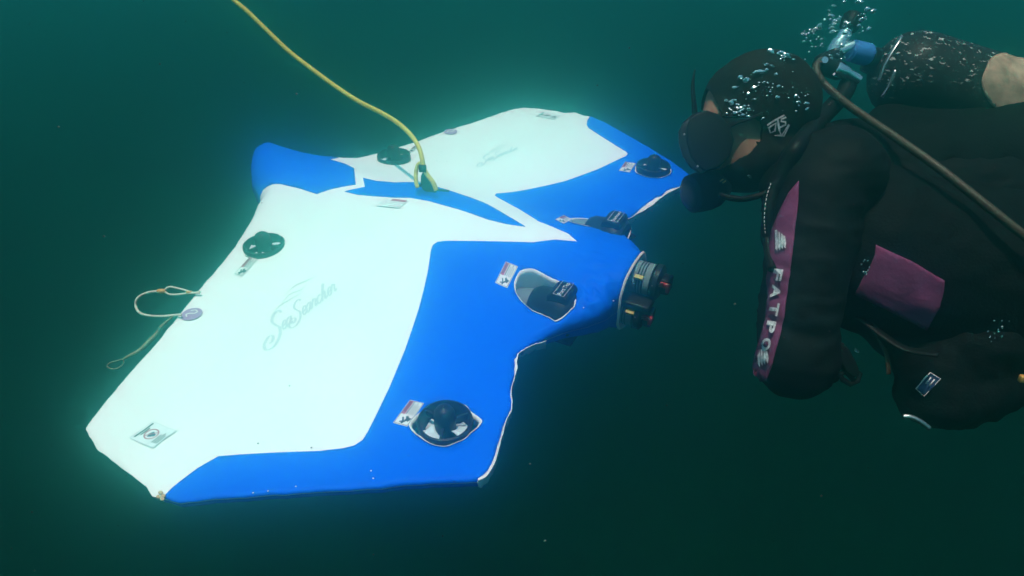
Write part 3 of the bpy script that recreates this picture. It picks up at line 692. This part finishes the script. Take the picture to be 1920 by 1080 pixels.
# ================================================================== THE DIVER
DV = P(1560, 420, 1.28)
person = empty("person", "diver in a black wetsuit and hood leaning in from the right to watch the drone", "person", DV)
def remeshed(mb, name, m, parent, vox, smooth=8, origin=DV):
    o = mb.build(name, m, parent, origin=origin)
    return modded(o, ("REMESH", dict(mode='VOXEL', voxel_size=vox)), ("SMOOTH", dict(factor=.5, iterations=smooth)))
tilt = Matrix.Rotation(math.radians(-14), 3, 'Y')
HC = P(1412, 222, 1.24)
def head_mb(g=0.0, jaw=True):
    mb = MB()
    mb.ball(P(1424, 205, 1.24), (.100 + g, .078 + g, .096 + g), 26, tilt)                 # cranium
    mb.ball(P(1370, 262, 1.24), (.058 + g, .060 + g, .085 + g), 24, tilt)                 # face
    mb.ball(P(1400, 290, 1.24), (.070 + g, .058 + g, .062 + g), 22, tilt)                 # jaw
    mb.capsule(P(1440, 280, 1.25), P(1520, 310, 1.28), .062 + g, .075 + g)                # neck
    return mb
# one continuous body
mb = head_mb()
mb.ball(P(1316, 262, 1.24), (.018, .014, .022), 14)                                       # nose
mb.ball(P(1330, 222, 1.215), (.016, .014, .012), 12); mb.ball(P(1330, 222, 1.265), (.016, .014, .012), 12)
mb.capsule(P(1575, 355, 1.30), P(1800, 420, 1.34), .12, .165)
mb.capsule(P(1800, 420, 1.34), P(2150, 520, 1.40), .165, .15)
mb.ball(P(1560, 330, 1.17), .085, 20); mb.ball(P(1560, 320, 1.46), .085, 20)              # shoulders
E1 = P(1491, 676, 1.14)
mb.capsule(P(1535, 370, 1.16), P(1508, 520, 1.14), .078, .066); mb.capsule(P(1508, 520, 1.14), E1, .064, .063)
WR = P(1530, 690, 1.37)
mb.capsule(E1, WR, .058, .036)
HA = (P(1505, 690, 1.47) - WR)
mb.capsule(WR, WR + HA * .75, .034, .036)
hd = HA.normalized(); side = Vector((0, 0, -1)); acr = hd.cross(side).normalized()
for i, (o_, l) in enumerate(((-.030, .070), (-.010, .080), (.010, .076), (.029, .058))):
    a = WR + HA * .9 + acr * o_; b = a + hd * l * .55 + side * .008; c = b + hd * l * .35 + side * .022
    mb.capsule(a - hd * .02, b, .0105, .0095, 10); mb.capsule(b, c, .0095, .008, 10)
a = WR + HA * .35 - acr * .026; b = a - acr * .03 + hd * .02 + side * .012; mb.capsule(a, b, .012, .010, 10); mb.capsule(b, b + hd * .03 + side * .01, .010, .008, 10)
# the far arm, out of sight behind the body, and the legs beyond the frame
mb.capsule(P(1560, 320, 1.46), P(1600, 500, 1.56), .072, .056); mb.capsule(P(1600, 500, 1.56), P(1520, 470, 1.70), .054, .036)
mb.capsule(P(2150, 500, 1.33), P(2500, 640, 1.36), .10, .075); mb.capsule(P(2150, 500, 1.50), P(2500, 620, 1.56), .10, .075)
mb.capsule(P(2500, 640, 1.36), P(2850, 640, 1.44), .065, .045); mb.capsule(P(2500, 620, 1.56), P(2850, 600, 1.66), .065, .045)
body = remeshed(mb, "body", M_neo, person, .0075, 6)
body.data.materials.append(M_skin)
# skin shows on the face only
HEADW = Vector(HC)
for p in body.data.polygons:
    w = p.center + DV
    c = CW.T @ np.array(w)
    u, v = 960 + F_PX * c[0] / c[2], 540 + F_PX * c[1] / c[2]
    if u < 1452 and v < 340 and (u < 1440): p.material_index = 1
# wetsuit folds
bm = bmesh.new(); bm.from_mesh(body.data); bm.normal_update()
for v in bm.verts:
    w = v.co + DV; c = CW.T @ np.array(w); u = 960 + F_PX * c[0] / c[2]; vv_ = 540 + F_PX * c[1] / c[2]
    if u > 1455 or vv_ > 350: v.co += v.normal * (.007 * noise.noise(w * 14) + .004 * (1 - 2 * abs(noise.noise(Vector((w.x * 16, w.y * 16, w.z * 42))))))
bm.to_mesh(body.data); bm.free()
# hood: a shell round the head, open at the face
hood = remeshed(head_mb(.007), "hood", M_hood, person, .0042, 8)
openp = pts("1200,150 1316,163 1334,178 1344,200 1352,221 1383,222 1408,221 1420,228 1425,241 1424,262 1406,283 1378,300 1345,318 1200,318")
bm = bmesh.new(); bm.from_mesh(hood.data); kill = []
for f in bm.faces:
    w = f.calc_center_median() + DV; c = CW.T @ np.array(w); d_off = c[2] - 1.24
    # look at the head in side view; the same opening on both sides
    dd = min(c[2], 2.48 - c[2]); u, v = 960 + F_PX * c[0] / dd, 540 + F_PX * c[1] / dd
    if inside([(u, v)], openp)[0]: kill.append(f)
bmesh.ops.delete(bm, geom=kill, context='FACES'); 
rim = [v for v in bm.verts if v.is_boundary]
for _ in range(6): bmesh.ops.smooth_vert(bm, verts=rim, factor=.5, use_axis_x=True, use_axis_y=True, use_axis_z=True)
for v in bm.verts: v.co += v.normal * .002 * noise.noise((v.co) * 30)
bm.to_mesh(hood.data); bm.free()
md = hood.modifiers.new("Solidify", 'SOLIDIFY'); md.thickness = .005; md.offset = -1
# ---- draping helper: a flat pattern laid on the surface the camera-side ray meets
def bvh(o):
    me = o.data; mw = o.matrix_world if o.parent is None else Matrix.Translation(DV if o.parent is not None else Vector((0, 0, 0)))
    off = o.parent.location if o.parent is not None else o.location
    return BVHTree.FromPolygons([v.co + Vector(off) for v in me.vertices], [tuple(p.vertices) for p in me.polygons])
def hit(trees, u, v, off):
    d = P(u, v, 1.0).normalized(); best = None
    for t in trees:
        h = t.ray_cast(Vector((0, 0, 0)), d)
        if h[0] is not None and (best is None or h[3] < best[1]): best = (h[0], h[3], h[1])
    if best is None: return None
    nn = best[2] if best[2].dot(d) < 0 else -best[2]
    return best[0] + nn * off
def hitc(trees, u, v, off):                        # the same, lifted straight off the surface towards the viewer's side
    h = hit(trees, u, v, 0)
    return None if h is None else h - P(u, v, 1.0).normalized() * off
def drape(poly, trees, off, step, name, m, parent, origin, thick=.0015, fn=None):
    poly = resample(poly, step); k = len(poly); xs = [p[0] for p in poly]; ys = [p[1] for p in poly]
    g = [(x, y) for x in np.arange(min(xs), max(xs), step) for y in np.arange(min(ys), max(ys), step)]
    g = np.array(g) if g else np.zeros((0, 2)); segs = [(poly[i], poly[(i + 1) % k]) for i in range(k)]
    if len(g): g = g[inside(g, poly)]
    if len(g): g = g[seg_dist(g, segs) > step * .5]
    r = delaunay_2d_cdt([Vector(p) for p in poly] + [Vector(p) for p in g], [(i, (i + 1) % k) for i in range(k)], [], 1, 1e-4)
    v = []; last = 1.2
    for q in r[0]:
        h = (fn or hit)(trees, q.x, q.y, off)
        if h is None: h = P(q.x, q.y, last)
        else: last = dep(h)
        v.append(h)
    f = [t[::-1] for t in r[2]]
    o = link(name, v, f, m, parent, origin=origin)
    if thick: sm = o.modifiers.new("Solidify", 'SOLIDIFY'); sm.thickness = thick
    return o
def drape_text(txt, o_, ux, uy, trees, off, name, m, parent, origin):   # o_ origin px, ux px per unit width, uy px per unit height
    v, f = text_mesh(txt, bold=.045); w = max(a[0] for a in v); vv = []; last = 1.15
    for a in v:
        u = o_[0] + ux[0] * a[0] / w + uy[0] * a[1] / .72; q = o_[1] + ux[1] * a[0] / w + uy[1] * a[1] / .72
        h = hitc(trees, u, q, off)
        if h is None: h = P(u, q, last)
        else: last = dep(h)
        vv.append(h)
    return link(name, vv, f, m, parent, smooth=False, origin=origin)
# ---- buoyancy vest: bladder hugging the torso, collar, pockets
VO = P(1650, 500, 1.22)
vest = empty("buoyancy_vest", "black buoyancy vest with purple panels worn over the diver's wetsuit", "dive vest", VO)
mb = MB()
mb.capsule(P(1600, 332, 1.30), P(1880, 335, 1.36), .108, .15)
mb.capsule(P(1500, 330, 1.22), P(1475, 440, 1.20), .060, .045)            # shoulder roll beside the chest
mb.capsule(P(1545, 290, 1.24), P(1480, 350, 1.20), .055, .055)
mb.capsule(P(1640, 470, 1.24), P(1900, 540, 1.26), .150, .175)
mb.capsule(P(1610, 555, 1.22), P(1690, 620, 1.22), .045, .055)
mb.capsule(P(1880, 330, 1.36), P(2100, 430, 1.38), .16, .17)
mb.capsule(P(1668, 238, 1.35), P(1980, 285, 1.37), .046, .075)
vb = remeshed(mb, "bladder", M_vest, vest, .0085, 8, VO)
bm = bmesh.new(); bm.from_mesh(vb.data); bm.normal_update()
for v in bm.verts: w = v.co + VO; v.co += v.normal * (.007 * noise.noise(w * 11) + .003 * noise.noise(w * 34))
bm.to_mesh(vb.data); bm.free()
mb = MB()
mb.capsule(P(1745, 690, 1.19), P(1765, 750, 1.18), .060, .056); mb.capsule(P(1820, 650, 1.20), P(1800, 750, 1.20), .085, .050)
mb.capsule(P(1880, 640, 1.22), P(1960, 690, 1.24), .09, .07); mb.capsule(P(1770, 740, 1.19), P(1850, 715, 1.2), .062, .065); mb.ball(P(1722, 730, 1.19), (.042, .05, .05), 18)
pk = remeshed(mb, "pocket", M_vest, vest, .0075, 5, VO)
bm = bmesh.new(); bm.from_mesh(pk.data); bm.normal_update()
for v in bm.verts: w = v.co + VO; v.co += v.normal * (.012 * noise.noise(w * 17) + .005 * noise.noise(w * 45))
bm.to_mesh(pk.data); bm.free()
TB, TV, TP, TH = bvh(body), bvh(vb), bvh(pk), bvh(hood)
drape(pts("1642,459 1705,488 1769,525 1768,545 1760,575 1737,617 1670,583 1603,550 1618,520 1632,498 1640,478"), [TV, TB], .004, 7, "purple_panel", M_purple, vest, VO)
strip = drape(pts("1500,341 1498,380 1492,430 1487,475 1481,530 1472,595 1460,645 1448,690 1440,712 1424,712 1414,700 1418,672 1428,640 1438,600 1443,560 1441,520 1447,498 1444,470 1451,432 1466,395 1482,362"), [TV, TB], .005, 6, "purple_sleeve_stripe", M_purple, person, DV)
for ch, (u, v) in zip("FATPO", ((1453, 502), (1449, 535), (1446, 568), (1440, 600), (1431, 633))):
    drape_text(ch, (u, v), (-5, 23), (16, 2), [TV, TB], .014, "lettering", M_print, strip, DV)
for (uu, vv_, n_) in ((1463, 452, 0), (1430, 668, 1)):
    for i in range(4):
        a = -7 + 5 * i
        drape([(uu + a - 3 + 2 * math.sin(i), vv_ - 20 + 3 * i), (uu + a + 1, vv_ - 22 + 4 * i), (uu + a + 3, vv_ + 4), (uu + a + 1.5, vv_ + 20 - 2 * i), (uu + a - 2, vv_ + 14 - 2 * i)], [TV, TB], .013, 5, "emblem_stroke", M_print, strip, DV, 0, hitc)
# piping along the collar edge
pp = [hit([TV, TB], u, v, .003) or P(u, v, 1.2) for u, v in pts("1562,188 1540,212 1515,240 1492,268 1472,300 1456,335 1444,370 1436,405 1432,440")]
# the inflator hose with pale stitched piping
def px_tube(name, ptsd, r, m, parent, origin, k=12, lay=0):
    q = []
    for (u, v, d) in ptsd:
        h = hit([TV, TB], u, v, 0) if lay else None
        q.append(P(u, v, min(d, dep(h) - lay)) if h else P(u, v, d))
    mb = MB(); mb.tube(crv(q, 8), r, k); return mb.build(name, m, parent, origin=origin)
# ---- pockets' trim, label, buckle, straps
px_tube("trim_ring", [(1693, 781, 1.12), (1704, 781, 1.118), (1718, 786, 1.116), (1731, 794, 1.115), (1742, 803, 1.115)], .0042, M_steel, vest, VO)
lab = drape(pts("1746,698 1764,710 1736,742 1719,728"), [TP, TV], .003, 6, "vest_label", M_navy, vest, VO)
mb = MB()
q = [Vector(hit([TP, TV], u, v, .005) or P(u, v, 1.12)) for u, v in pts("1746,698 1764,710 1736,742 1719,728 1746,698")]; mb.tube(q, .0007, 5)
for i in range(3):
    a, b = (1741 + 6 * i, 703 + 4 * i), (1731 + 6 * i, 715 + 4 * i); mb.tube([hit([TP, TV], *a, .0055) or P(*a, 1.12), hit([TP, TV], *b, .0055) or P(*b, 1.12)], .0012, 5)
mb.build("label_print", M_label, lab, origin=VO)
mb = MB(); zc = P(0, 0, 1) - P(0, 0, 1.012)
mb.prism([P(u, v, 1.2) for u, v in pts("1566,636 1577,648 1590,672 1597,690 1588,702 1572,690 1560,668")], zc)
modded(mb.build("strap_end", M_rubber, vest, origin=VO), ("BEVEL", dict(width=.002, segments=2)))
mb = MB(); qq = [P(u, v, 1.2) for u, v in pts("1586,696 1600,692 1612,702 1608,714 1594,720 1580,712 1575,702 1586,696")]; mb.tube(qq, .0048, 8)
mb.tube([P(1588, 700, 1.2), P(1602, 714, 1.2)], .004, 8); mb.build("buckle", M_rubber, vest, origin=VO)
mb = MB(); mb.tube(crv([P(1642, 615, 1.2), P(1650, 640, 1.2), P(1661, 662, 1.2), P(1665, 682, 1.2), P(1666, 702, 1.2)], 6), [.006] * 40, 8, flat=.35); mb.build("loose_strap", M_hose, vest, origin=VO)
mb = MB(); mb.tube(crv([P(1598, 585, 1.19), P(1625, 605, 1.17), P(1660, 632, 1.15), P(1700, 655, 1.13), P(1760, 665, 1.1)], 6), .009, 8, flat=.4); mb.build("waist_strap", M_rubber, vest, origin=VO)
mb = MB()
for i in range(16):
    u, v = random.gauss(1870, 10), random.uniform(598, 642); u -= (v - 620) * .55
    h = hit([TP, TV, TB], u, v, .002)
    if h: mb.ball(h, (random.uniform(.001, .003), .001, random.uniform(.001, .003)), 6)
for i in range(9):
    u, v = random.gauss(1627, 4), random.uniform(486, 514); h = hit([TV, TB], u, v, .006)
    if h: mb.ball(h, (.0018, .001, .0022), 6)
o = mb.build("glint_speck", M_bubble, vest, origin=VO); o["kind"] = "stuff"
mb = MB(); h = P(1916, 710, 1.10); mb.box(h, (.004, 0, 0), (0, .004, 0), (0, 0, .006)); modded(mb.build("orange_tab", M_bead, vest, origin=VO), ("BEVEL", dict(width=.0015, segments=2)))
# ---- hood emblem: O T S over a small hull shape
def drp(pxs, w):
    global EM
    v = []; n = len(pxs)
    for i, p in enumerate(pxs):
        t = Vector(pxs[min(i + 1, n - 1)]) - Vector(pxs[max(i - 1, 0)]); t.normalize(); q = Vector((-t.y, t.x)) * w
        for sg in (1, -1):
            h = hit([TH], p[0] + q.x * sg, p[1] + q.y * sg, .0068) or P(p[0], p[1], 1.15); v.append(h)
    EM.add(v, [(2 * i, 2 * i + 1, 2 * i + 3, 2 * i + 2) for i in range(n - 1)])
EM = MB()
drp([(1441, 236), (1452, 229), (1450, 243), (1442, 247), (1440, 237), (1447, 232)], 1.5)
drp([(1437, 233), (1450, 224), (1467, 215)], 1.5); drp([(1455, 222), (1458, 242)], 1.9)
drp([(1470, 219), (1462, 222), (1461, 226), (1469, 227), (1469, 232), (1459, 237)], 1.6)
drp([(1457, 240), (1461, 250)], 1.2); drp([(1449, 253), (1463, 250), (1475, 231)], 1.2); drp([(1449, 254), (1466, 253), (1476, 232)], 1.2)
EM.build("hood_emblem", M_print, hood, smooth=False, origin=DV)

# ================================================================== MASK AND REGULATOR
MO = P(1318, 268, 1.24); VD = P(1318, 268, 1.0).normalized()
mask = empty("dive_mask", "black dive mask on the diver's face", "dive mask", MO)
def slab(poly, d0, d1, ends=((0, .80), (.18, .95), (.5, 1), (.82, .95), (1, .80))):
    mb = MB(); c = np.mean(poly, 0); k = len(poly); v = []
    for t, s in ends:
        d = d0 + (d1 - d0) * t
        for p in poly: q = c + (np.array(p) - c) * s * .97 + np.array((2, 1)); w = Vector(P(q[0], q[1], 1.24)); v.append(w + VD * (d - 1.24))
    n = len(ends)
    mb.add(v, [tuple(range(k))[::-1], tuple(range((n - 1) * k, n * k))] + [(i * k + j, i * k + (j + 1) % k, (i + 1) * k + (j + 1) % k, (i + 1) * k + j) for i in range(n - 1) for j in range(k)])
    return mb
skirt = recalc(slab(pts("1302,211 1290,220 1284,240 1284,266 1292,294 1306,313 1320,322 1346,314 1367,292 1374,262 1367,237 1346,214 1322,206"), 1.150, 1.330, ((0, .90), (.02, .96), (.2, .99), (.5, 1), (.8, .99), (.98, .96), (1, .90))).build("skirt", M_rubber, mask, origin=MO))
modded(skirt, ("BEVEL", dict(width=.004, segments=2, limit_method='ANGLE')))
fr = recalc(slab(pts("1300,212 1279,231 1272,247 1273,268 1280,292 1294,312 1312,325 1322,320 1308,305 1297,285 1292,262 1295,240 1310,221"), 1.153, 1.327, ((0, .95), (.04, 1), (.5, 1.02), (.96, 1), (1, .95))).build("frame", M_black, mask, origin=MO))
modded(fr, ("BEVEL", dict(width=.003, segments=2, limit_method='ANGLE')))
mb = MB(); lp = [P(u, v, 1.24) for u, v in pts("1284,240 1280,253 1281,268 1287,289 1298,304")]; v = []
for i, p in enumerate(lp):
    for q in (-.055, -.03, 0, .03, .055): v.append(p + VD * q + Vector((-.005, 0, 0)))
mb.add(v, [(i * 5 + j, i * 5 + j + 1, (i + 1) * 5 + j + 1, (i + 1) * 5 + j) for i in range(4) for j in range(4)])
M_lens = mat("dark_lens", (.006, .010, .012), .35, spec=.08); mb.build("lens", M_lens, mask, origin=MO)
mb = MB(); st = []
for (u, v, off) in ((1352, 244, .012), (1375, 232, .008), (1400, 222, .004), (1428, 212, -.004)):
    h = hit([TH, TB], u, v, off); st.append(h if h else P(u, v, 1.2))
mb.tube(crv(st, 6), .012, 10, flat=.2); mb.build("strap", M_neo, mask, origin=MO)
mb = MB(); mb.tube(crv([P(1303, 215, 1.19), P(1301, 190, 1.185), P(1299, 165, 1.185), P(1300, 148, 1.185), P(1303, 131, 1.185)], 6), [.0062 - .0045 * i / 24 for i in range(25)], 8, flat=.7); mb.build("strap_tab", M_rubber, mask, origin=MO)
mb = MB(); mb.box(P(1356, 247, 1.165), P(12, -4, 1) - P(0, 0, 1), P(2, 7, 1) - P(0, 0, 1), Vector(CW[:, 2]) * .004); modded(mb.build("strap_buckle", M_black, mask, origin=MO), ("BEVEL", dict(width=.002, segments=2)))
for (u, v) in ((1283, 252), (1308, 312)):
    mb = MB(); mb.ball(P(u, v, 1.150), (.002, .002, .002), 8); mb.build("frame_screw", M_steel, mask, origin=MO)

RO = P(1315, 358, 1.24)
reg = empty("second_stage", "black breathing regulator held in the diver's mouth", "regulator", RO)
ax = P(1292, 365, 1.22) - P(1357, 349, 1.24); L_ = ax.length
mb = MB(); mb.lathe([(-.004, 0), (-.004, .018), (.008, .026), (.020, .033), (.036, .0355), (.050, .035), (L_ - .004, .0335), (L_ - .001, .030), (L_, .02), (L_ + .001, 0)], P(1357, 349, 1.24), ax, 36)
sharp(mb.build("housing", M_rubber, reg, origin=RO), 40)
mb = MB(); mb.lathe([(L_ + .0006, .026), (L_ + .003, .025), (L_ + .0045, .015), (L_ + .005, 0)], P(1357, 349, 1.24), ax, 30); mb.build("purge_cover", M_black, reg, origin=RO)
mb = MB(); mb.capsule(P(1350, 345, 1.24), P(1372, 325, 1.24), .02, .018); mb.build("mouthpiece", M_rubber, reg, origin=RO)
px_tube("hose", [(1345, 360, 1.21), (1352, 366, 1.20), (1370, 371, 1.19), (1392, 373, 1.18), (1415, 369, 1.17), (1440, 360, 1.17), (1462, 345, 1.18), (1480, 325, 1.2)], .0052, M_rubber, reg, RO)
mb = MB()
for i in range(2): mb.tube([P(1350 + 5 * i, 340 + 3 * i, 1.197), P(1356 + 5 * i, 336 + 3 * i, 1.197)], .0012, 5)
mb.build("yellow_mark", M_board, reg, origin=RO)

# ================================================================== TANK WITH VALVE
TA = P(1634, 118, 1.36); TBp = P(2090, 262, 1.34); tax = (TBp - TA)
tank = empty("scuba_tank", "black scuba tank with worn paint and pale crust on the diver's back", "scuba tank", TA)
mb = MB(); TL = tax.length
mb.lathe([(-.012, .0), (-.012, .020), (.004, .022), (.010, .034), (.022, .055), (.040, .072), (.062, .082), (.085, .085), (TL - .03, .085), (TL - .008, .078), (TL, .06), (TL + .001, 0)], TA, tax, 48)
cyl = mb.build("cylinder", M_tank, tank, origin=TA)
TT = bvh(cyl)
for pl in ("1646,150 1655,120 1672,92 1690,66 1694,68 1676,96 1660,124 1651,154", "1652,180 1666,158 1676,130 1681,132 1671,160 1657,184"):
    drape(pts(pl), [TT], .0015, 6, "tank_stripe", M_steel, tank, TA, .001)
drape(smooth_poly(pts("1857,110 1880,101 1905,106 1930,120 1935,205 1900,206 1868,204 1846,178 1840,152 1848,128"), 4), [TT], .0022, 7, "pale_crust", M_crust, tank, TA, .003)
VO2 = P(1580, 100, 1.34)
valve = empty("tank_valve", "chrome tank valve with black knob and blue cap behind the diver's hood", "valve", VO2)
def seg(name, a, b, prof, m, k=24):
    a, b = P(*a), P(*b); mb = MB(); L = (b - a).length; mb.lathe([(h * L, r) for h, r in prof], a, b - a, k); return sharp(mb.build(name, m, valve, origin=VO2), 40)
seg("valve_body", (1560, 104, 1.34), (1592, 52, 1.34), [(0, 0), (0, .013), (.1, .016), (.45, .016), (.5, .013), (.8, .013), (.85, .010), (1, .010), (1, 0)], M_chrome)
seg("knob", (1589, 57, 1.34), (1602, 26, 1.34), [(0, 0), (0, .012), (.12, .017), (.4, .0185), (.85, .018), (1, .014), (1, 0)], M_rubber, 12)
seg("outlet", (1570, 98, 1.335), (1600, 86, 1.335), [(0, 0), (0, .011), (.6, .012), (1, .012), (1, 0)], M_chrome)
seg("blue_cap", (1594, 94, 1.335), (1632, 104, 1.34), [(0, 0), (0, .0165), (.08, .0205), (.85, .0215), (.95, .019), (1, .017), (1, 0)], M_cap)
seg("valve_neck", (1628, 104, 1.342), (1652, 114, 1.36), [(0, 0), (0, .018), (.5, .020), (1, .024), (1, 0)], M_rubber)
FO = P(1555, 125, 1.32)
fs = empty("first_stage", "black and chrome first stage with thick brown hose, below the valve", "regulator", FO)
mb = MB(); mb.capsule(P(1545, 120, 1.32), P(1570, 132, 1.32), .021, .018); mb.capsule(P(1556, 112, 1.32), P(1566, 104, 1.33), .018, .014); mb.build("stage_body", M_rubber, fs, origin=FO)
def seg2(name, a, b, prof, m):
    a, b = P(*a), P(*b); mb = MB(); L = (b - a).length; mb.lathe([(h * L, r) for h, r in prof], a, b - a, 22); return sharp(mb.build(name, m, fs, origin=FO), 40)
seg2("chrome_fitting", (1567, 128, 1.295), (1612, 150, 1.295), [(0, 0), (0, .011), (.05, .0135), (.45, .0125), (.5, .0105), (.9, .0095), (.92, .008), (1, .008), (1, 0)], M_chrome)
seg2("port_plug", (1541, 116, 1.30), (1547, 112, 1.285), [(0, 0), (0, .006), (1, .006), (1, 0)], M_chrome)
px_tube("thick_hose", [(1541, 112, 1.31), (1531, 124, 1.30), (1532, 138, 1.295), (1545, 157, 1.29), (1570, 180, 1.27), (1600, 204, 1.24), (1650, 238, 1.20), (1700, 272, 1.16), (1760, 315, 1.12), (1830, 370, 1.09), (1890, 418, 1.07), (1940, 458, 1.06), (2010, 520, 1.08)], .0072, M_hose, fs, FO, 12, .014)
px_tube("inflator_hose", [(1590, 158, 1.31), (1582, 176, 1.30), (1568, 192, 1.29), (1545, 216, 1.27), (1518, 246, 1.24), (1494, 276, 1.21), (1474, 308, 1.18), (1457, 340, 1.155), (1444, 372, 1.14), (1438, 410, 1.14), (1438, 445, 1.145), (1442, 480, 1.15), (1448, 505, 1.16)], [.016] * 30 + [.0145] * 20 + [.013] * 10 + [.011] * 10 + [.009] * 10 + [.007] * 40, M_rubber, fs, FO, 14, .012)
# stitched piping on the outer side of that hose
mb = MB(); pl = crv([P(*a) for a in ((1560, 190, 1.275), (1536, 216, 1.25), (1509, 246, 1.22), (1484, 276, 1.19), (1463, 308, 1.16), (1447, 340, 1.135), (1437, 372, 1.12), (1433, 410, 1.12), (1435, 440, 1.13))], 9)
for i in range(0, len(pl) - 1, 2): mb.tube([pl[i], pl[i] + (pl[i + 1] - pl[i]) * 1.2], .0007, 5)
o = mb.build("stitching", M_print, fs, origin=FO); o["kind"] = "stuff"

# ================================================================== BUBBLES
def bubble_mesh(seed):
    bm = bmesh.new(); bmesh.ops.create_icosphere(bm, subdivisions=3, radius=1)
    for v in bm.verts: v.co *= 1 + .42 * noise.noise(v.co * 1.3 + Vector((seed * 5.1, 0, 0))) + .30 * noise.noise(v.co * 2.6 + Vector((0, seed * 3.3, 0)))
    me = bpy.data.meshes.new("air_bubble"); bm.to_mesh(me); bm.free()
    for p in me.polygons: p.use_smooth = True
    me.materials.append(M_bubble); return me
BM = [bubble_mesh(i) for i in range(6)]
hood_b = [(1445, 101, 8, 6), (1461, 104, 7, 6), (1472, 108, 9, 6), (1423, 137, 12, 5), (1390, 147, 7, 6), (1400, 152, 7, 7), (1437, 133, 4, 3), (1446, 127, 7, 3), (1436, 124, 5, 3), (1413, 165, 6, 3), (1380, 165, 7, 3), (1453, 141, 4, 3), (1456, 183, 5, 4), (1490, 181, 5, 5), (1494, 192, 6, 3.5), (1509, 194, 6, 4), (1510, 204, 5, 3.5), (1363, 191, 6, 4), (1372, 195, 7, 5), (1377, 189, 5, 3), (1404, 205, 5, 4), (1388, 203, 4, 3), (1379, 213, 5, 3), (1390, 217, 5, 3), (1402, 219, 5, 3), (1352, 231, 5, 7), (1397, 199, 4, 2.5), (1403, 177, 4, 4), (1458, 163, 4, 3), (1430, 221, 5, 2), (1405, 329, 6, 3)]
free_b = [(1611, 3, 8, 4), (1627, 17, 6, 5), (1637, 21, 6, 5), (1616, 36, 6, 4), (1611, 48, 4, 4), (1629, 54, 5, 4.5), (1528, 55, 7, 4), (1537, 50, 6, 7), (1507, 64, 5, 3.5), (1541, 73, 3.5, 2), (1564, 11, 5, 2.5), (1560, 29, 6, 3), (1564, 41, 6, 6), (1573, 38, 6, 4), (1586, 44, 6, 6), (1591, 46, 5, 6), (1560, 52, 6, 3), (1560, 59, 5, 3.5), (1582, 3, 4, 3), (1555, 20, 4, 2.5), (1501, 131, 4, 3.5), (1508, 135, 4, 2.5), (1584, 62, 5, 4), (1591, 69, 5, 4), (1578, 86, 6, 5), (1559, 110, 4, 4)]
SC = 1.0
def bubble_place(u, v, rx, k):
    if k == 0:
        if v < 112: return "bright air bubble on top of the hood's crown", "bubbles on the crown of the hood"
        if u > 1480: return "small air bubble at the back of the hood by the neck", "bubbles at the back of the hood"
        if u < 1360: return "upright air bubble just above the dive mask", "bubbles above the mask"
        if rx >= 12: return "widest flattened air bubble, below the hood's crown", None
        if v > 300: return "air bubble beside the regulator hose under the chin", "bubbles under the chin"
        if v >= 198: return "small air bubble in the row above the diver's cheek", "bubbles above the cheek"
        return "silvery air bubble on the side of the hood", "bubbles on the side of the hood"
    if u > 1600: return "silvery air bubble drifting to the right of the black valve knob", "bubbles right of the valve knob"
    if u > 1570 and v > 34: return "air bubble against the chrome stem below the valve knob", "bubbles against the valve stem"
    if v > 100: return "small air bubble between the hood and the first stage", "bubbles between hood and first stage"
    if u < 1545: return "air bubble drifting left of the tank valve over open water", "bubbles left of the valve"
    return "air bubble rising just left of the valve knob", "bubbles left of the valve knob"
for k, lst in enumerate((hood_b, free_b)):
    for i, (u, v, rx, ry) in enumerate(lst):
        h = hit([TH, TB], u, v, .004) if k == 0 else None
        if h is None: h = P(u, v, 1.19 if k == 0 else 1.285 + .02 * math.sin(i * 2.3))
        d = dep(h); b = bpy.data.objects.new("air_bubble", BM[(i * 5 + k) % 6]); COL.objects.link(b)
        b.location = h; q = d / F_PX * .80; b.scale = (rx * q * 1.1, min(rx, ry) * q * .7, ry * q); b.rotation_euler = (0, random.uniform(-.5, .5), random.uniform(-.4, .4))
        lab_, grp = bubble_place(u, v, rx, k); tag(b, lab_, "bubble", grp)
mb = MB()
for (cu, cv_, su, sv, n) in ((1520, 75, 22, 14, 18), (1565, 40, 20, 18, 30), (1385, 208, 20, 11, 34), (1430, 160, 36, 26, 26), (1495, 190, 14, 18, 12), (1352, 278, 6, 12, 22), (1500, 125, 10, 14, 10), (1605, 660, 4, 8, 8), (1575, 95, 12, 12, 16), (1620, 40, 14, 24, 10), (1470, 110, 12, 6, 10)):
    for i in range(n):
        u, v = random.gauss(cu, su * .6), random.gauss(cv_, sv * .6); h = hit([TH, TB], u, v, .003) if cu < 1500 else None
        if h is None: h = P(u, v, 1.22)
        r = random.uniform(.0007, .0021); mb.ball(h, (r * random.uniform(.9, 1.7), r, r * random.uniform(.6, 1)), 8)
o = mb.build("tiny_bubbles", M_bubble); o["kind"] = "stuff"; o["label"] = "cloud of tiny bubbles around the diver's head and tank valve"
mb = MB()
for i in range(300):
    d = random.uniform(.7, 3.2); p = P(random.uniform(0, 1920), random.uniform(0, 1080), d); r = random.uniform(.0003, .0008) * (.6 + d * .4)
    mb.ball(p, r, 5)
for (u, v, r) in ((195, 443, .0022), (1378, 570, .0022), (1022, 1014, .0024), (110, 238, .002), (556, 176, .002), (994, 870, .002), (300, 120, .0016), (830, 1005, .0014), (1180, 90, .0014), (60, 960, .0016), (1250, 760, .0014), (1540, 930, .0018), (700, 1040, .0016), (1120, 160, .0014)):
    mb.ball(P(u, v, 1.15), (r, r * .6, r * .8), 7)
o = mb.build("suspended_particles", M_speck); o["kind"] = "stuff"; o["label"] = "fine pale silt specks drifting in the water"
